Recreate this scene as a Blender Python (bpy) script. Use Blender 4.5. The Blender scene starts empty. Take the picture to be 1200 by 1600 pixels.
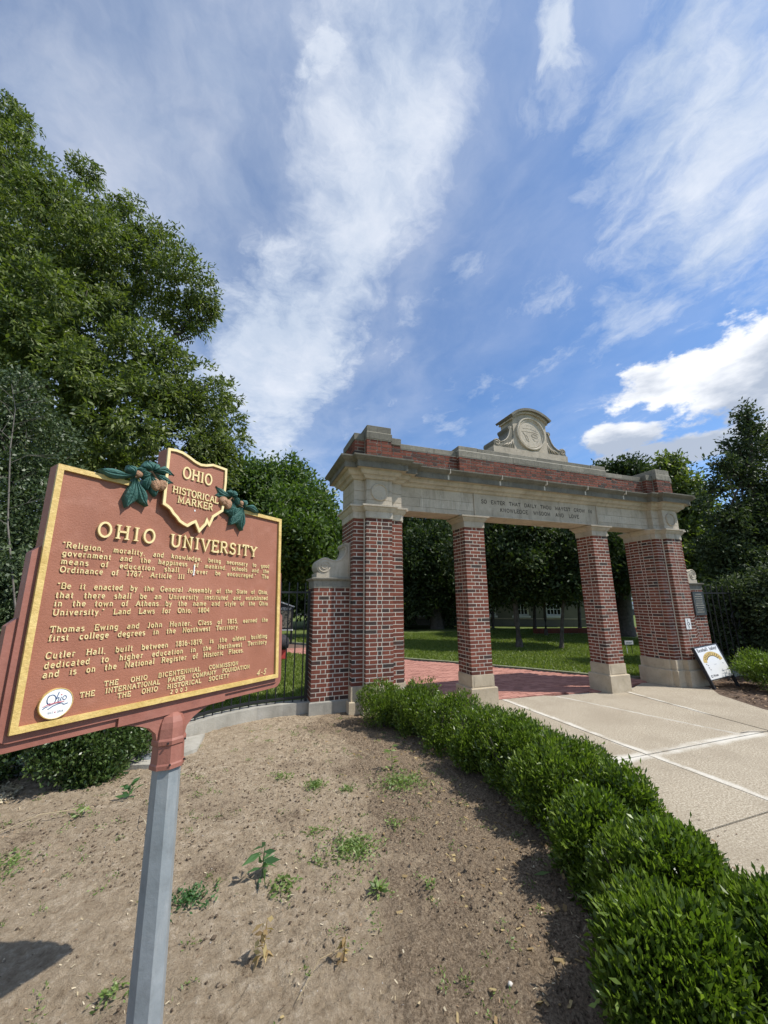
import bpy, math, random
import numpy as np
from mathutils import Matrix, Vector

# ------------------------------------------------------------------ camera
SC = bpy.context.scene
C = SC.collection
random.seed(7)
RNG = np.random.default_rng(11)
EYE = Vector((0.0, 0.0, 1.8))
_U = Vector((-.005268, 1.0, -.22928)).normalized()
_F = (Vector((0, 0, -1)) - _U * Vector((0, 0, -1)).dot(_U)).normalized()
_R = _F.cross(_U)
_a = math.radians(70.0)
_X = _F * math.cos(_a) + _R * math.sin(_a)
_Y = _U.cross(_X)
MCAM = Matrix((_X, _Y, _U))              # camera space -> world space
cd = bpy.data.cameras.new('camera')
cam = bpy.data.objects.new('camera', cd)
C.objects.link(cam)
cam.matrix_world = Matrix.Translation(EYE) @ MCAM.to_4x4()
cd.sensor_fit = 'HORIZONTAL'
cd.sensor_width = 36.0
cd.lens = 36.0 * 601.0 / 1200.0
cd.clip_start = 0.05
cd.clip_end = 3000
SC.camera = cam

# ------------------------------------------------------------------ sun and sky
SUN_TO = Vector((.71, -.34, 1.0)).normalized()      # towards the sun
sun_el = math.asin(SUN_TO.z)
sun_az = math.atan2(SUN_TO.x, SUN_TO.y)              # from +Y towards +X
sl = bpy.data.lights.new('sun', 'SUN')
sl.energy = 4.7
sl.angle = math.radians(0.53)
sl.color = (1.0, 0.955, 0.88)
so = bpy.data.objects.new('sun', sl)
C.objects.link(so)
so.rotation_euler = SUN_TO.to_track_quat('Z', 'Y').to_euler()
so.location = (10, -8, 20)

W = bpy.data.worlds.new('World')
SC.world = W
W.use_nodes = True
wt = W.node_tree
wt.nodes.clear()


class NT:
    """tiny node helper"""
    def __init__(s, tree):
        s.t = tree

    def n(s, typ, **kw):
        nd = s.t.nodes.new(typ)
        for k, v in kw.items():
            if k.startswith('i_'):
                key = k[2:]
                key = int(key) if key.isdigit() else key.replace('_', ' ')
                nd.inputs[key].default_value = v
            else:
                setattr(nd, k, v)
        return nd

    def l(s, a, b):
        s.t.links.new(a, b)

    def math(s, op, a, b=None, c=None, clamp=False):
        nd = s.t.nodes.new('ShaderNodeMath')
        nd.operation = op
        nd.use_clamp = clamp
        for i, v in enumerate((a, b, c)):
            if v is None:
                continue
            if isinstance(v, (int, float)):
                nd.inputs[i].default_value = v
            else:
                s.l(v, nd.inputs[i])
        return nd.outputs[0]

    def noise(s, vec, scale, detail=4, rough=.55, dist=0.0):
        nd = s.n('ShaderNodeTexNoise')
        nd.inputs['Scale'].default_value = scale
        nd.inputs['Detail'].default_value = detail
        nd.inputs['Roughness'].default_value = rough
        nd.inputs['Distortion'].default_value = dist
        if vec is not None:
            s.l(vec, nd.inputs['Vector'])
        return nd.outputs['Fac']

    def smooth(s, v, a, b, c=0.0, d=1.0):
        nd = s.n('ShaderNodeMapRange', interpolation_type='SMOOTHSTEP')
        s.l(v, nd.inputs[0])
        for i, x in enumerate((a, b, c, d)):
            nd.inputs[i + 1].default_value = x
        return nd.outputs[0]

    def ramp(s, fac, stops):
        nd = s.n('ShaderNodeValToRGB')
        cr = nd.color_ramp
        while len(cr.elements) < len(stops):
            cr.elements.new(.5)
        for e, (p, c) in zip(cr.elements, stops):
            e.position = p
            e.color = (*c, 1)
        s.l(fac, nd.inputs[0])
        return nd.outputs[0]

    def mix(s, fac, a, b, blend='MIX'):
        nd = s.n('ShaderNodeMix', data_type='RGBA', blend_type=blend)
        for sock, v in ((nd.inputs[0], fac), (nd.inputs[6], a), (nd.inputs[7], b)):
            if isinstance(v, (int, float)):
                sock.default_value = v
            elif isinstance(v, tuple):
                sock.default_value = (*v, 1)
            else:
                s.l(v, sock)
        return nd.outputs[2]


k = NT(wt)
tc = k.n('ShaderNodeTexCoord')
sky = k.n('ShaderNodeTexSky', sky_type='NISHITA')
sky.sun_disc = False
sky.sun_elevation = sun_el
sky.sun_rotation = sun_az
sky.altitude = 200
sky.air_density = 1.0
sky.dust_density = 0.6
sky.ozone_density = 2.2
sep = k.n('ShaderNodeSeparateXYZ')
k.l(tc.outputs['Generated'], sep.inputs[0])
dx, dy, dz = sep.outputs
zz = k.math('ADD', k.math('MAXIMUM', dz, 0.0), 0.08)
cu = k.math('DIVIDE', dx, zz)
cv = k.math('DIVIDE', dy, zz)
comb = k.n('ShaderNodeCombineXYZ')
k.l(cu, comb.inputs[0]); k.l(cv, comb.inputs[1])
cp = comb.outputs[0]
# cirrus drawn out along the wind
def mapped(vec, loc, rot, sc, typ='POINT'):
    m = k.n('ShaderNodeMapping')
    m.vector_type = typ
    k.l(vec, m.inputs[0])
    m.inputs['Location'].default_value = loc
    m.inputs['Rotation'].default_value = rot
    m.inputs['Scale'].default_value = sc
    return m.outputs[0]


wn = k.n('ShaderNodeTexNoise')
wn.inputs['Scale'].default_value = 2.6
wn.inputs['Detail'].default_value = 5
wn.inputs['Roughness'].default_value = .6
k.l(cp, wn.inputs['Vector'])
va = k.n('ShaderNodeVectorMath', operation='MULTIPLY_ADD')
k.l(wn.outputs['Color'], va.inputs[0])
va.inputs[1].default_value = (.22, .22, 0)
sb = k.n('ShaderNodeVectorMath', operation='SUBTRACT')
k.l(cp, sb.inputs[0])
sb.inputs[1].default_value = (.11, .11, 0)
k.l(sb.outputs[0], va.inputs[2])
wp_ = va.outputs[0]
st1 = k.noise(mapped(wp_, (3.1, 1.7, 0), (0, 0, math.radians(-22)), (1.7, .95, 1)), 2.5, 12, .58, .2)
st2 = k.noise(mapped(wp_, (1.3, 5.7, 0), (0, 0, math.radians(-42)), (1.8, .95, 1)), 2.9, 12, .62, .2)
iso = k.noise(mapped(wp_, (7.3, 2.2, 0), (0, 0, 0), (1, 1, 1)), 6.0, 12, .68, .0)
sp3 = k.n('ShaderNodeSeparateXYZ')
k.l(wp_, sp3.inputs[0])
wu, wv = sp3.outputs[0], sp3.outputs[1]
over = k.math('MAXIMUM', k.math('SUBTRACT', wv, .60), 0.0)
edge = k.math('SUBTRACT', .345, k.math('MULTIPLY', k.math('MULTIPLY', over, over), .05))
d = k.math('SUBTRACT', edge, wu)
shape = k.math('MULTIPLY', k.smooth(d, -.16, .16), k.smooth(d, .02, .60, 1, .22))


def rough_up(shape_, a, b, lo=.28, hi=1.0, s1=st1):
    f_ = k.math('ADD', shape_, k.math('ADD', k.math('MULTIPLY', k.math('SUBTRACT', s1, .5), a), k.math('MULTIPLY', k.math('SUBTRACT', iso, .5), b)))
    return k.smooth(f_, lo, hi)


band = rough_up(shape, 1.25, .8, .12, 1.05)


def blob(u0, v0, ru, rv, rot=0):
    ln = k.n('ShaderNodeVectorMath', operation='LENGTH')
    k.l(mapped(wp_, (u0, v0, 0), (0, 0, rot), (ru, rv, 1), 'TEXTURE'), ln.inputs[0])
    return k.smooth(ln.outputs['Value'], 1.35, .0)


veil = k.math('MULTIPLY', k.smooth(cu, .95, -.10, .20, .66), k.smooth(st1, .25, .72, .45, 1))
b1 = rough_up(blob(.84, .34, .66, .36, .50), 1.5, 1.0, .22, 1.15, st2)
b2 = k.math('MULTIPLY', rough_up(blob(1.05, .70, .62, .20, -.12), 1.9, 1.2, .40, 1.3, st2), .75)
b3 = rough_up(blob(.44, .31, .085, .06, .6), 1.0, 1.8, .40, 1.0)
b4 = rough_up(blob(.07, .48, .09, .20, .35), 1.2, 2.0, .45, 1.2)
b5 = k.math('MULTIPLY', rough_up(blob(.46, .95, .22, .30, 0), 1.6, 1.8, .45, 1.4), .6)
b6 = rough_up(blob(.06, 1.35, .40, .85, .10), 1.0, .9, .15, .85)
cir = k.math('MULTIPLY', k.smooth(k.math('ADD', st2, k.math('MULTIPLY', k.math('SUBTRACT', iso, .5), .5)), .44, .80), .62)
cover = band
for q in (veil, cir, b1, b2, b3, b4, b5, b6):
    cover = k.math('MAXIMUM', cover, q)
# puffy cumulus low in the east
gen = tc.outputs['Generated']
pf = k.noise(mapped(gen, (2.0, 1.0, 3.0), (0, 0, 0), (1, 1, 1.7)), 7.5, 10, .60, .0)


def cum_blob(c, r, rotz, amp, a=1.0, b=.72):
    ln = k.n('ShaderNodeVectorMath', operation='LENGTH')
    k.l(mapped(gen, c, (0, 0, rotz), r, 'TEXTURE'), ln.inputs[0])
    return k.smooth(k.math('ADD', ln.outputs['Value'], k.math('MULTIPLY', k.math('SUBTRACT', pf, .5), amp)), a, b)


az_ = math.radians(115)
cum = cum_blob((.865, .365, .415), (.22, .25, .085), az_, 2.6)
for q in (cum_blob((.755, .560, .345), (.10, .12, .030), az_, 2.4), cum_blob((.80, .47, .29), (.14, .10, .035), az_, 2.6), cum_blob((.93, .28, .24), (.2, .2, .05), az_, 2.4)):
    cum = k.math('MAXIMUM', cum, q)
haze_low = k.math('MULTIPLY', k.smooth(dz, .52, .05, 0, .85), k.smooth(cu, 1.3, .1, .35, 1.0))
cover = k.math('MAXIMUM', cover, haze_low)
cloudcol = k.ramp(k.math('ADD', k.math('MULTIPLY', iso, .5), k.math('MULTIPLY', st1, .5)), [(.3, (3.2, 3.85, 4.8)), (.48, (4.2, 4.7, 5.45)), (.66, (5.5, 5.75, 6.2))])
shade_ = k.math('ADD', k.noise(mapped(gen, (4.0, 1.0, 0.0), (0, 0, 0), (1, 1, 2.6)), 4.6, 6, .55), k.math('MULTIPLY', k.math('SUBTRACT', dz, .40), 1.2))
cumcol = k.ramp(shade_, [(.40, (2.9, 3.3, 4.0)), (.58, (6.4, 6.5, 6.7))])
skyc = k.mix(1.0, sky.outputs[0], (0.52, 0.76, 0.99), 'MULTIPLY')
c1 = k.mix(k.math('MULTIPLY', cover, .84), skyc, cloudcol)
c2 = k.mix(k.math('MULTIPLY', cum, .96), c1, cumcol)
bg = k.n('ShaderNodeBackground')
bg.inputs['Strength'].default_value = 0.14
k.l(c2, bg.inputs[0])
wo = k.n('ShaderNodeOutputWorld')
k.l(bg.outputs[0], wo.inputs[0])

SC.view_settings.view_transform = 'Standard'
SC.view_settings.look = 'None'
SC.view_settings.gamma = 1.0
SC.view_settings.use_curve_mapping = False
SC.view_settings.exposure = 0.27
SC.render.engine = 'CYCLES'
SC.cycles.max_bounces = 6
SC.cycles.transparent_max_bounces = 6

# ------------------------------------------------------------------ materials
MATS = {}


def mk(name, stops, scale=6.0, rough=.85, bump=.15, bscale=60.0, detail=6, island=0.0, spec=.3, metal=0.0, fine=None, streak=None, musgrave=.6, warp=None):
    """procedural surface: colour ramp over noise, optional per-piece tone, fine speckle, streaks and bump"""
    m = bpy.data.materials.new(name)
    m.use_nodes = True
    t = NT(m.node_tree)
    b = m.node_tree.nodes['Principled BSDF']
    co = t.n('ShaderNodeTexCoord')
    geo = t.n('ShaderNodeNewGeometry')
    vec = geo.outputs['Position']
    f = t.noise(vec, scale, detail, musgrave)
    if island:
        oi = t.n('ShaderNodeObjectInfo')
        r = t.math('FRACT', t.math('ADD', geo.outputs['Random Per Island'], oi.outputs['Random']))
        f = t.math('ADD', t.math('MULTIPLY', f, 1 - island), t.math('MULTIPLY', r, island))
    col = t.ramp(f, stops)
    if fine:
        fs, amt, fc = fine
        g = t.smooth(t.noise(vec, fs, 3, .7), .5, .72, 0, amt)
        col = t.mix(g, col, fc)
    if streak:
        mpp = t.n('ShaderNodeMapping')
        t.l(vec, mpp.inputs[0])
        mpp.inputs['Scale'].default_value = (1, 1, .16)
        s_ = t.smooth(t.noise(mpp.outputs[0], streak[0], 5, .7), .48, .75, 0, streak[1])
        col = t.mix(s_, col, streak[2])
    t.l(col, b.inputs['Base Color'])
    b.inputs['Roughness'].default_value = rough
    b.inputs['Metallic'].default_value = metal
    b.inputs['Specular IOR Level'].default_value = spec
    if bump:
        bp = t.n('ShaderNodeBump')
        bp.inputs['Strength'].default_value = bump
        bp.inputs['Distance'].default_value = .02
        t.l(t.noise(vec, bscale, 6, .65), bp.inputs['Height'])
        t.l(bp.outputs[0], b.inputs['Normal'])
    MATS[name] = m
    return m


def leafmat(name, cols, rough=.45, trans=.25, spec=.4):
    m = bpy.data.materials.new(name)
    m.use_nodes = True
    t = NT(m.node_tree)
    b = m.node_tree.nodes['Principled BSDF']
    out = m.node_tree.nodes['Material Output']
    geo = t.n('ShaderNodeNewGeometry')
    r = geo.outputs['Random Per Island']
    n_ = t.noise(geo.outputs['Position'], 1.3, 3, .5)
    f = t.math('ADD', t.math('MULTIPLY', r, .65), t.math('MULTIPLY', n_, .35))
    col = t.ramp(f, cols)
    t.l(col, b.inputs['Base Color'])
    b.inputs['Roughness'].default_value = rough
    b.inputs['Specular IOR Level'].default_value = spec
    tr = t.n('ShaderNodeBsdfTranslucent')
    t.l(t.mix(1.0, col, (1.5, 1.7, .6), 'MULTIPLY'), tr.inputs[0])
    mx = t.n('ShaderNodeMixShader')
    mx.inputs[0].default_value = trans
    t.l(b.outputs[0], mx.inputs[1]); t.l(tr.outputs[0], mx.inputs[2])
    t.l(mx.outputs[0], out.inputs[0])
    MATS[name] = m
    return m


mk('brick', [(.0, (.030, .026, .024)), (.13, (.058, .040, .035)), (.20, (.105, .037, .026)), (.42, (.165, .049, .031)), (.68, (.225, .070, .043)), (.85, (.18, .056, .037)), (1., (.11, .048, .036))], scale=14, island=.80, rough=.9, bump=.4, bscale=120, fine=(90, .2, (.27, .16, .11)), streak=(3.5, .38, (.05, .03, .024)))
mk('mortar', [(.3, (.55, .49, .40)), (.7, (.68, .62, .52))], scale=9, rough=.95, bump=.2, bscale=150)
mk('limestone', [(.25, (.34, .29, .22)), (.5, (.49, .425, .335)), (.75, (.58, .52, .425))], scale=2.6, rough=.9, bump=.35, bscale=70, fine=(26, .35, (.27, .235, .185)), streak=(10, .5, (.18, .158, .125)), island=.22)
mk('limestone_weathered', [(.25, (.13, .12, .095)), (.5, (.20, .185, .15)), (.8, (.32, .29, .235))], scale=3.5, rough=.95, bump=.4, bscale=60, fine=(30, .45, (.085, .08, .07)), streak=(18, .6, (.09, .085, .07)), island=.3)
mk('limestone_base', [(.25, (.40, .33, .23)), (.6, (.52, .44, .32)), (.8, (.60, .53, .42))], scale=3, rough=.9, bump=.25, bscale=60, fine=(20, .3, (.27, .22, .16)), streak=(9, .3, (.25, .21, .16)))
mk('inscription', [(.3, (.05, .042, .032)), (.7, (.07, .06, .045))], bump=0)
mk('marker_red', [(.3, (.265, .104, .062)), (.6, (.325, .130, .080)), (.8, (.375, .165, .11))], scale=4, rough=.6, bump=.22, bscale=170, spec=.3, fine=(9, .28, (.43, .21, .15)), streak=(7, .25, (.19, .07, .048)))
mk('marker_red_smooth', [(.3, (.25, .095, .068)), (.7, (.31, .125, .092))], scale=6, rough=.55, bump=.15, bscale=30, spec=.35, fine=(16, .3, (.15, .058, .045)), streak=(9, .3, (.36, .17, .13)))
mk('gold_paint', [(.3, (.52, .35, .10)), (.7, (.68, .50, .19))], scale=14, rough=.5, bump=.3, bscale=60, spec=.45, fine=(35, .35, (.38, .21, .07)))
mk('letter_gold', [(.3, (.68, .53, .25)), (.7, (.80, .67, .36))], scale=30, rough=.5, bump=.1, bscale=90, fine=(60, .3, (.45, .30, .14)))
mk('teal_leaf', [(.3, (.030, .098, .082)), (.7, (.058, .150, .125))], scale=30, rough=.6, bump=.5, bscale=90, fine=(55, .4, (.12, .20, .17)), streak=(60, .4, (.015, .05, .042)))
mk('nut_brown', [(.3, (.27, .145, .08)), (.7, (.42, .25, .15))], scale=45, rough=.6, bump=.6, bscale=70, fine=(50, .4, (.16, .08, .045)))
mk('grey_post', [(.25, (.19, .215, .225)), (.6, (.25, .275, .29)), (.8, (.33, .355, .37))], scale=7, rough=.42, bump=.12, bscale=40, spec=.45, fine=(13, .4, (.14, .15, .155)), streak=(16, .5, (.36, .37, .37)))
mk('white_enamel', [(.3, (.74, .74, .72)), (.7, (.80, .80, .79))], rough=.35, bump=0, spec=.5)
mk('blue_ink', [(.3, (.03, .07, .16)), (.7, (.05, .09, .20))], bump=0)
mk('red_ink', [(.3, (.50, .10, .12)), (.7, (.6, .15, .16))], bump=0)
mk('grey_ink', [(.3, (.30, .31, .34)), (.7, (.36, .37, .40))], bump=0)
mk('black_ink', [(.3, (.02, .02, .022)), (.7, (.035, .035, .04))], bump=0)
mk('black_iron', [(.3, (.010, .011, .012)), (.7, (.022, .023, .025))], rough=.5, bump=.1, bscale=80, spec=.4)
mk('black_plastic', [(.3, (.02, .02, .022)), (.7, (.04, .04, .045))], rough=.5, bump=.05)
mk('bronze', [(.3, (.075, .085, .085)), (.7, (.12, .13, .13))], rough=.5, bump=.3, bscale=120, metal=.3)
mk('bark', [(.3, (.06, .05, .04)), (.7, (.14, .12, .10))], scale=8, rough=.95, bump=.8, bscale=25)
mk('pale_bark', [(.3, (.10, .09, .075)), (.7, (.19, .17, .15))], scale=8, rough=.95, bump=.6, bscale=30)
mk('asphalt', [(.3, (.045, .045, .048)), (.7, (.065, .065, .068))], rough=.95)
mk('stone_far', [(.3, (.16, .15, .12)), (.7, (.225, .21, .17))], scale=1.2, rough=.9, bump=.2, bscale=10)
mk('white_paint', [(.3, (.68, .68, .66)), (.7, (.76, .76, .74))], bump=0, rough=.5)
mk('car_white', [(.3, (.62, .64, .66)), (.7, (.68, .70, .72))], bump=0, rough=.2, spec=.6)
mk('car_silver', [(.3, (.33, .36, .39)), (.7, (.38, .41, .44))], bump=0, rough=.25, metal=.4)
mk('glass_dark', [(.3, (.012, .015, .018)), (.7, (.02, .024, .028))], bump=0, rough=.08, spec=.7)
mk('red_fabric', [(.3, (.55, .06, .05)), (.7, (.65, .09, .07))], bump=.2)
mk('dark_fabric', [(.3, (.015, .014, .016)), (.7, (.05, .045, .05))], scale=20, bump=.4)
mk('map_print', [(.35, (.05, .05, .04)), (.45, (.30, .27, .19)), (.55, (.40, .36, .27)), (.65, (.10, .09, .07))], scale=9, bump=0, detail=2)
mk('straw', [(.2, (.33, .26, .15)), (.8, (.62, .54, .38))], scale=3, island=.6, bump=0)
mk('wood_chip', [(.1, (.05, .033, .022)), (.5, (.13, .08, .05)), (.95, (.40, .27, .16))], scale=3, island=.9, bump=.1)
mk('pebble', [(.1, (.20, .17, .14)), (.6, (.45, .42, .38)), (1, (.75, .73, .69))], scale=3, island=.9, bump=.1)
mk('clod', [(.1, (.09, .062, .042)), (.6, (.24, .18, .122)), (1, (.38, .30, .21))], scale=12, island=.6, rough=.98, bump=.9, bscale=160)
mk('paver', [(.0, (.22, .10, .08)), (.3, (.33, .15, .115)), (.7, (.42, .20, .155)), (1., (.48, .25, .2))], scale=10, island=.6, rough=.9, bump=.3, bscale=70, fine=(30, .25, (.48, .33, .27)))
mk('paver_sand', [(.3, (.10, .065, .05)), (.7, (.17, .11, .085))], rough=.95)

leafmat('oak_leaf', [(.15, (.048, .072, .016)), (.5, (.100, .134, .031)), (.85, (.19, .225, .07))], .5, .3)
leafmat('holly_leaf', [(.15, (.030, .050, .020)), (.55, (.062, .094, .038)), (.9, (.15, .19, .09))], .48, .15, .45)
leafmat('lawn_tree_leaf', [(.15, (.040, .075, .016)), (.5, (.075, .125, .026)), (.9, (.125, .180, .045))], .5, .3)
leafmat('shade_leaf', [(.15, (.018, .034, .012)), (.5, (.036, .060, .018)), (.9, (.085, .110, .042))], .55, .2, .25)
leafmat('magnolia_leaf', [(.15, (.026, .042, .018)), (.55, (.052, .075, .032)), (.92, (.11, .135, .065))], .6, .2, .2)
leafmat('hedge_leaf', [(.03, (.13, .085, .03)), (.14, (.034, .064, .010)), (.45, (.092, .145, .018)), (.75, (.165, .235, .034)), (.95, (.29, .35, .075))], .38, .30, .5)
leafmat('boxwood_leaf', [(.1, (.024, .048, .012)), (.5, (.050, .092, .020)), (.9, (.12, .17, .05))], .40, .18, .6)
leafmat('weed_leaf', [(.1, (.085, .13, .035)), (.5, (.15, .22, .06)), (.9, (.26, .33, .11))], .5, .3)
leafmat('young_leaf', [(.1, (.04, .10, .035)), (.5, (.07, .15, .05)), (.9, (.10, .20, .07))], .45, .3)
leafmat('dry_leaf', [(.1, (.16, .10, .05)), (.5, (.36, .25, .12)), (.9, (.5, .40, .2))], .7, .3)
leafmat('grass_blade', [(.1, (.085, .125, .020)), (.5, (.135, .180, .035)), (.9, (.24, .27, .07))], .5, .3)


def soil_material():
    m = bpy.data.materials.new('soil')
    m.use_nodes = True
    t = NT(m.node_tree)
    b = m.node_tree.nodes['Principled BSDF']
    geo = t.n('ShaderNodeNewGeometry')
    p = geo.outputs['Position']
    big = t.noise(p, 1.6, 6, .62)
    mid = t.noise(p, 16, 6, .7)
    fin = t.noise(p, 70, 6, .8)
    dry = t.ramp(t.math('ADD', t.math('MULTIPLY', mid, .6), t.math('MULTIPLY', fin, .4)), [(.34, (.15, .10, .062)), (.42, (.335, .257, .172)), (.54, (.455, .36, .252)), (.66, (.64, .54, .41))])
    damp = t.ramp(fin, [(.34, (.055, .040, .028)), (.45, (.20, .148, .10)), (.55, (.31, .235, .16)), (.67, (.48, .39, .28))])
    sp = t.n('ShaderNodeSeparateXYZ'); t.l(p, sp.inputs[0])
    near_hedge = t.smooth(sp.outputs[0], .4, 2.0, -.12, .24)
    f = t.smooth(t.math('ADD', t.math('ADD', big, t.math('MULTIPLY', t.math('SUBTRACT', mid, .5), .5)), near_hedge), .44, .58)
    col = t.mix(f, dry, damp)
    col = t.mix(t.smooth(fin, .64, .73, 0, .6), col, (.55, .47, .36))
    col = t.mix(t.smooth(fin, .38, .30, 0, .7), col, (.075, .052, .036))
    t.l(col, b.inputs['Base Color'])
    b.inputs['Roughness'].default_value = .97
    b.inputs['Specular IOR Level'].default_value = .15
    bp = t.n('ShaderNodeBump')
    bp.inputs['Strength'].default_value = 1.0
    bp.inputs['Distance'].default_value = .03
    h = t.math('ADD', t.math('MULTIPLY', mid, 1.0), t.math('MULTIPLY', fin, .8))
    t.l(t.math('ADD', h, t.math('MULTIPLY', t.noise(p, 210, 3, .7), .35)), bp.inputs['Height'])
    t.l(bp.outputs[0], b.inputs['Normal'])
    MATS['soil'] = m


def concrete_material():
    m = bpy.data.materials.new('exposed_concrete')
    m.use_nodes = True
    t = NT(m.node_tree)
    b = m.node_tree.nodes['Principled BSDF']
    geo = t.n('ShaderNodeNewGeometry')
    p = geo.outputs['Position']
    sp = t.n('ShaderNodeSeparateXYZ'); t.l(p, sp.inputs[0])
    x, y = sp.outputs[0], sp.outputs[1]
    agg = t.noise(p, 58, 5, .85)
    big = t.noise(p, 1.3, 6, .6)
    col = t.ramp(agg, [(.36, (.11, .085, .055)), (.46, (.295, .245, .175)), (.54, (.385, .33, .245)), (.64, (.60, .54, .44))])
    col = t.mix(t.smooth(big, .40, .66, 0, .5), col, (.25, .205, .145))
    col = t.mix(t.smooth(t.noise(p, 5.5, 5, .7), .60, .72, 0, .45), col, (.19, .155, .115))
    w = t.math('MULTIPLY', t.math('SUBTRACT', t.noise(p, 2.5, 8, .7), .5), .16)

    def line(val, c, w0, w1):      # smooth trowelled band beside a joint
        dd = t.math('ABSOLUTE', t.math('ADD', t.math('SUBTRACT', val, c), w))
        return t.smooth(dd, w1, w0)
    l1 = line(x, 4.70, .01, .075)
    l3 = t.math('MULTIPLY', line(y, 3.72, .03, .13), t.smooth(x, 7.0, 6.7))
    sk = t.math('ADD', x, t.math('MULTIPLY', t.math('SUBTRACT', y, 3.8), .28))
    l2 = line(sk, 6.50, .005, .045)
    l2 = t.math('MULTIPLY', l2, t.smooth(y, 3.6, 3.75))
    sk2 = t.math('SUBTRACT', x, t.math('MULTIPLY', t.math('SUBTRACT', y, 4.5), .13))
    l4 = t.math('MULTIPLY', line(sk2, 7.15, .02, .05), t.smooth(y, 4.3, 4.7))
    g = t.math('MAXIMUM', t.math('MAXIMUM', l1, l2), t.math('MAXIMUM', l3, l4))
    g = t.math('MULTIPLY', g, t.smooth(t.noise(p, 1.7, 6, .65), .36, .56, .12, 1.0))
    # old spray and scrape marks near the walk's edge
    mpp = t.n('ShaderNodeMapping'); t.l(p, mpp.inputs[0])
    mpp.inputs['Rotation'].default_value = (0, 0, math.radians(12))
    mpp.inputs['Scale'].default_value = (8, 1.1, 1)
    scr = t.smooth(t.noise(mpp.outputs[0], 2.6, 6, .7, 1.2), .63, .70, 0, .5)
    scr = t.math('MULTIPLY', scr, t.smooth(y, 3.4, 2.6))
    col = t.mix(scr, col, (.66, .52, .40))
    col = t.mix(t.math('MULTIPLY', g, .78), col, (.63, .60, .53))
    t.l(col, b.inputs['Base Color'])
    b.inputs['Roughness'].default_value = .9
    bp = t.n('ShaderNodeBump')
    bp.inputs['Strength'].default_value = .35
    bp.inputs['Distance'].default_value = .01
    t.l(agg, bp.inputs['Height'])
    t.l(bp.outputs[0], b.inputs['Normal'])
    MATS['concrete'] = m


soil_material()
concrete_material()
mk('lawn_base', [(.3, (.075, .105, .022)), (.6, (.115, .150, .034)), (.8, (.17, .19, .05))], scale=2.2, rough=.95, bump=.9, bscale=60, fine=(40, .4, (.04, .06, .014)))
mk('mulch', [(.3, (.05, .034, .024)), (.55, (.12, .08, .055)), (.8, (.26, .18, .12))], scale=30, rough=.95, bump=.9, bscale=60)
mk('old_concrete', [(.3, (.27, .255, .215)), (.6, (.38, .36, .31)), (.8, (.48, .46, .41))], scale=4, rough=.92, bump=.3, bscale=60, streak=(12, .4, (.18, .17, .145)))


# ------------------------------------------------------------------ object helpers
def tag(o, label=None, cat=None, group=None, kind=None):
    if label: o['label'] = label
    if cat: o['category'] = cat
    if group: o['group'] = group
    if kind: o['kind'] = kind
    return o


def empty(name, loc=(0, 0, 0), mat=None, label=None, cat=None, group=None, kind=None):
    o = bpy.data.objects.new(name, None)
    C.objects.link(o)
    o.empty_display_size = .1
    o.matrix_world = mat if mat is not None else Matrix.Translation(Vector(loc))
    o['_m'] = 0
    del o['_m']
    ROOTM[o.name] = o.matrix_world.copy() if mat is None else mat.copy()
    if mat is None:
        ROOTM[o.name] = Matrix.Translation(Vector(loc))
    return tag(o, label, cat, group, kind)


ROOTM = {}


def link(name, me, parent=None, mw=None):
    """me is given in world space unless mw is set; parent keeps it where it is"""
    o = bpy.data.objects.new(name, me)
    C.objects.link(o)
    m = mw.copy() if mw is not None else Matrix.Identity(4)
    if parent is not None:
        o.parent = parent
        pm = ROOTM[parent.name]
        o.matrix_parent_inverse = Matrix.Identity(4)
        o.matrix_basis = pm.inverted() @ m
    else:
        o.matrix_basis = m
    ROOTM[o.name] = m
    return o


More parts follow.
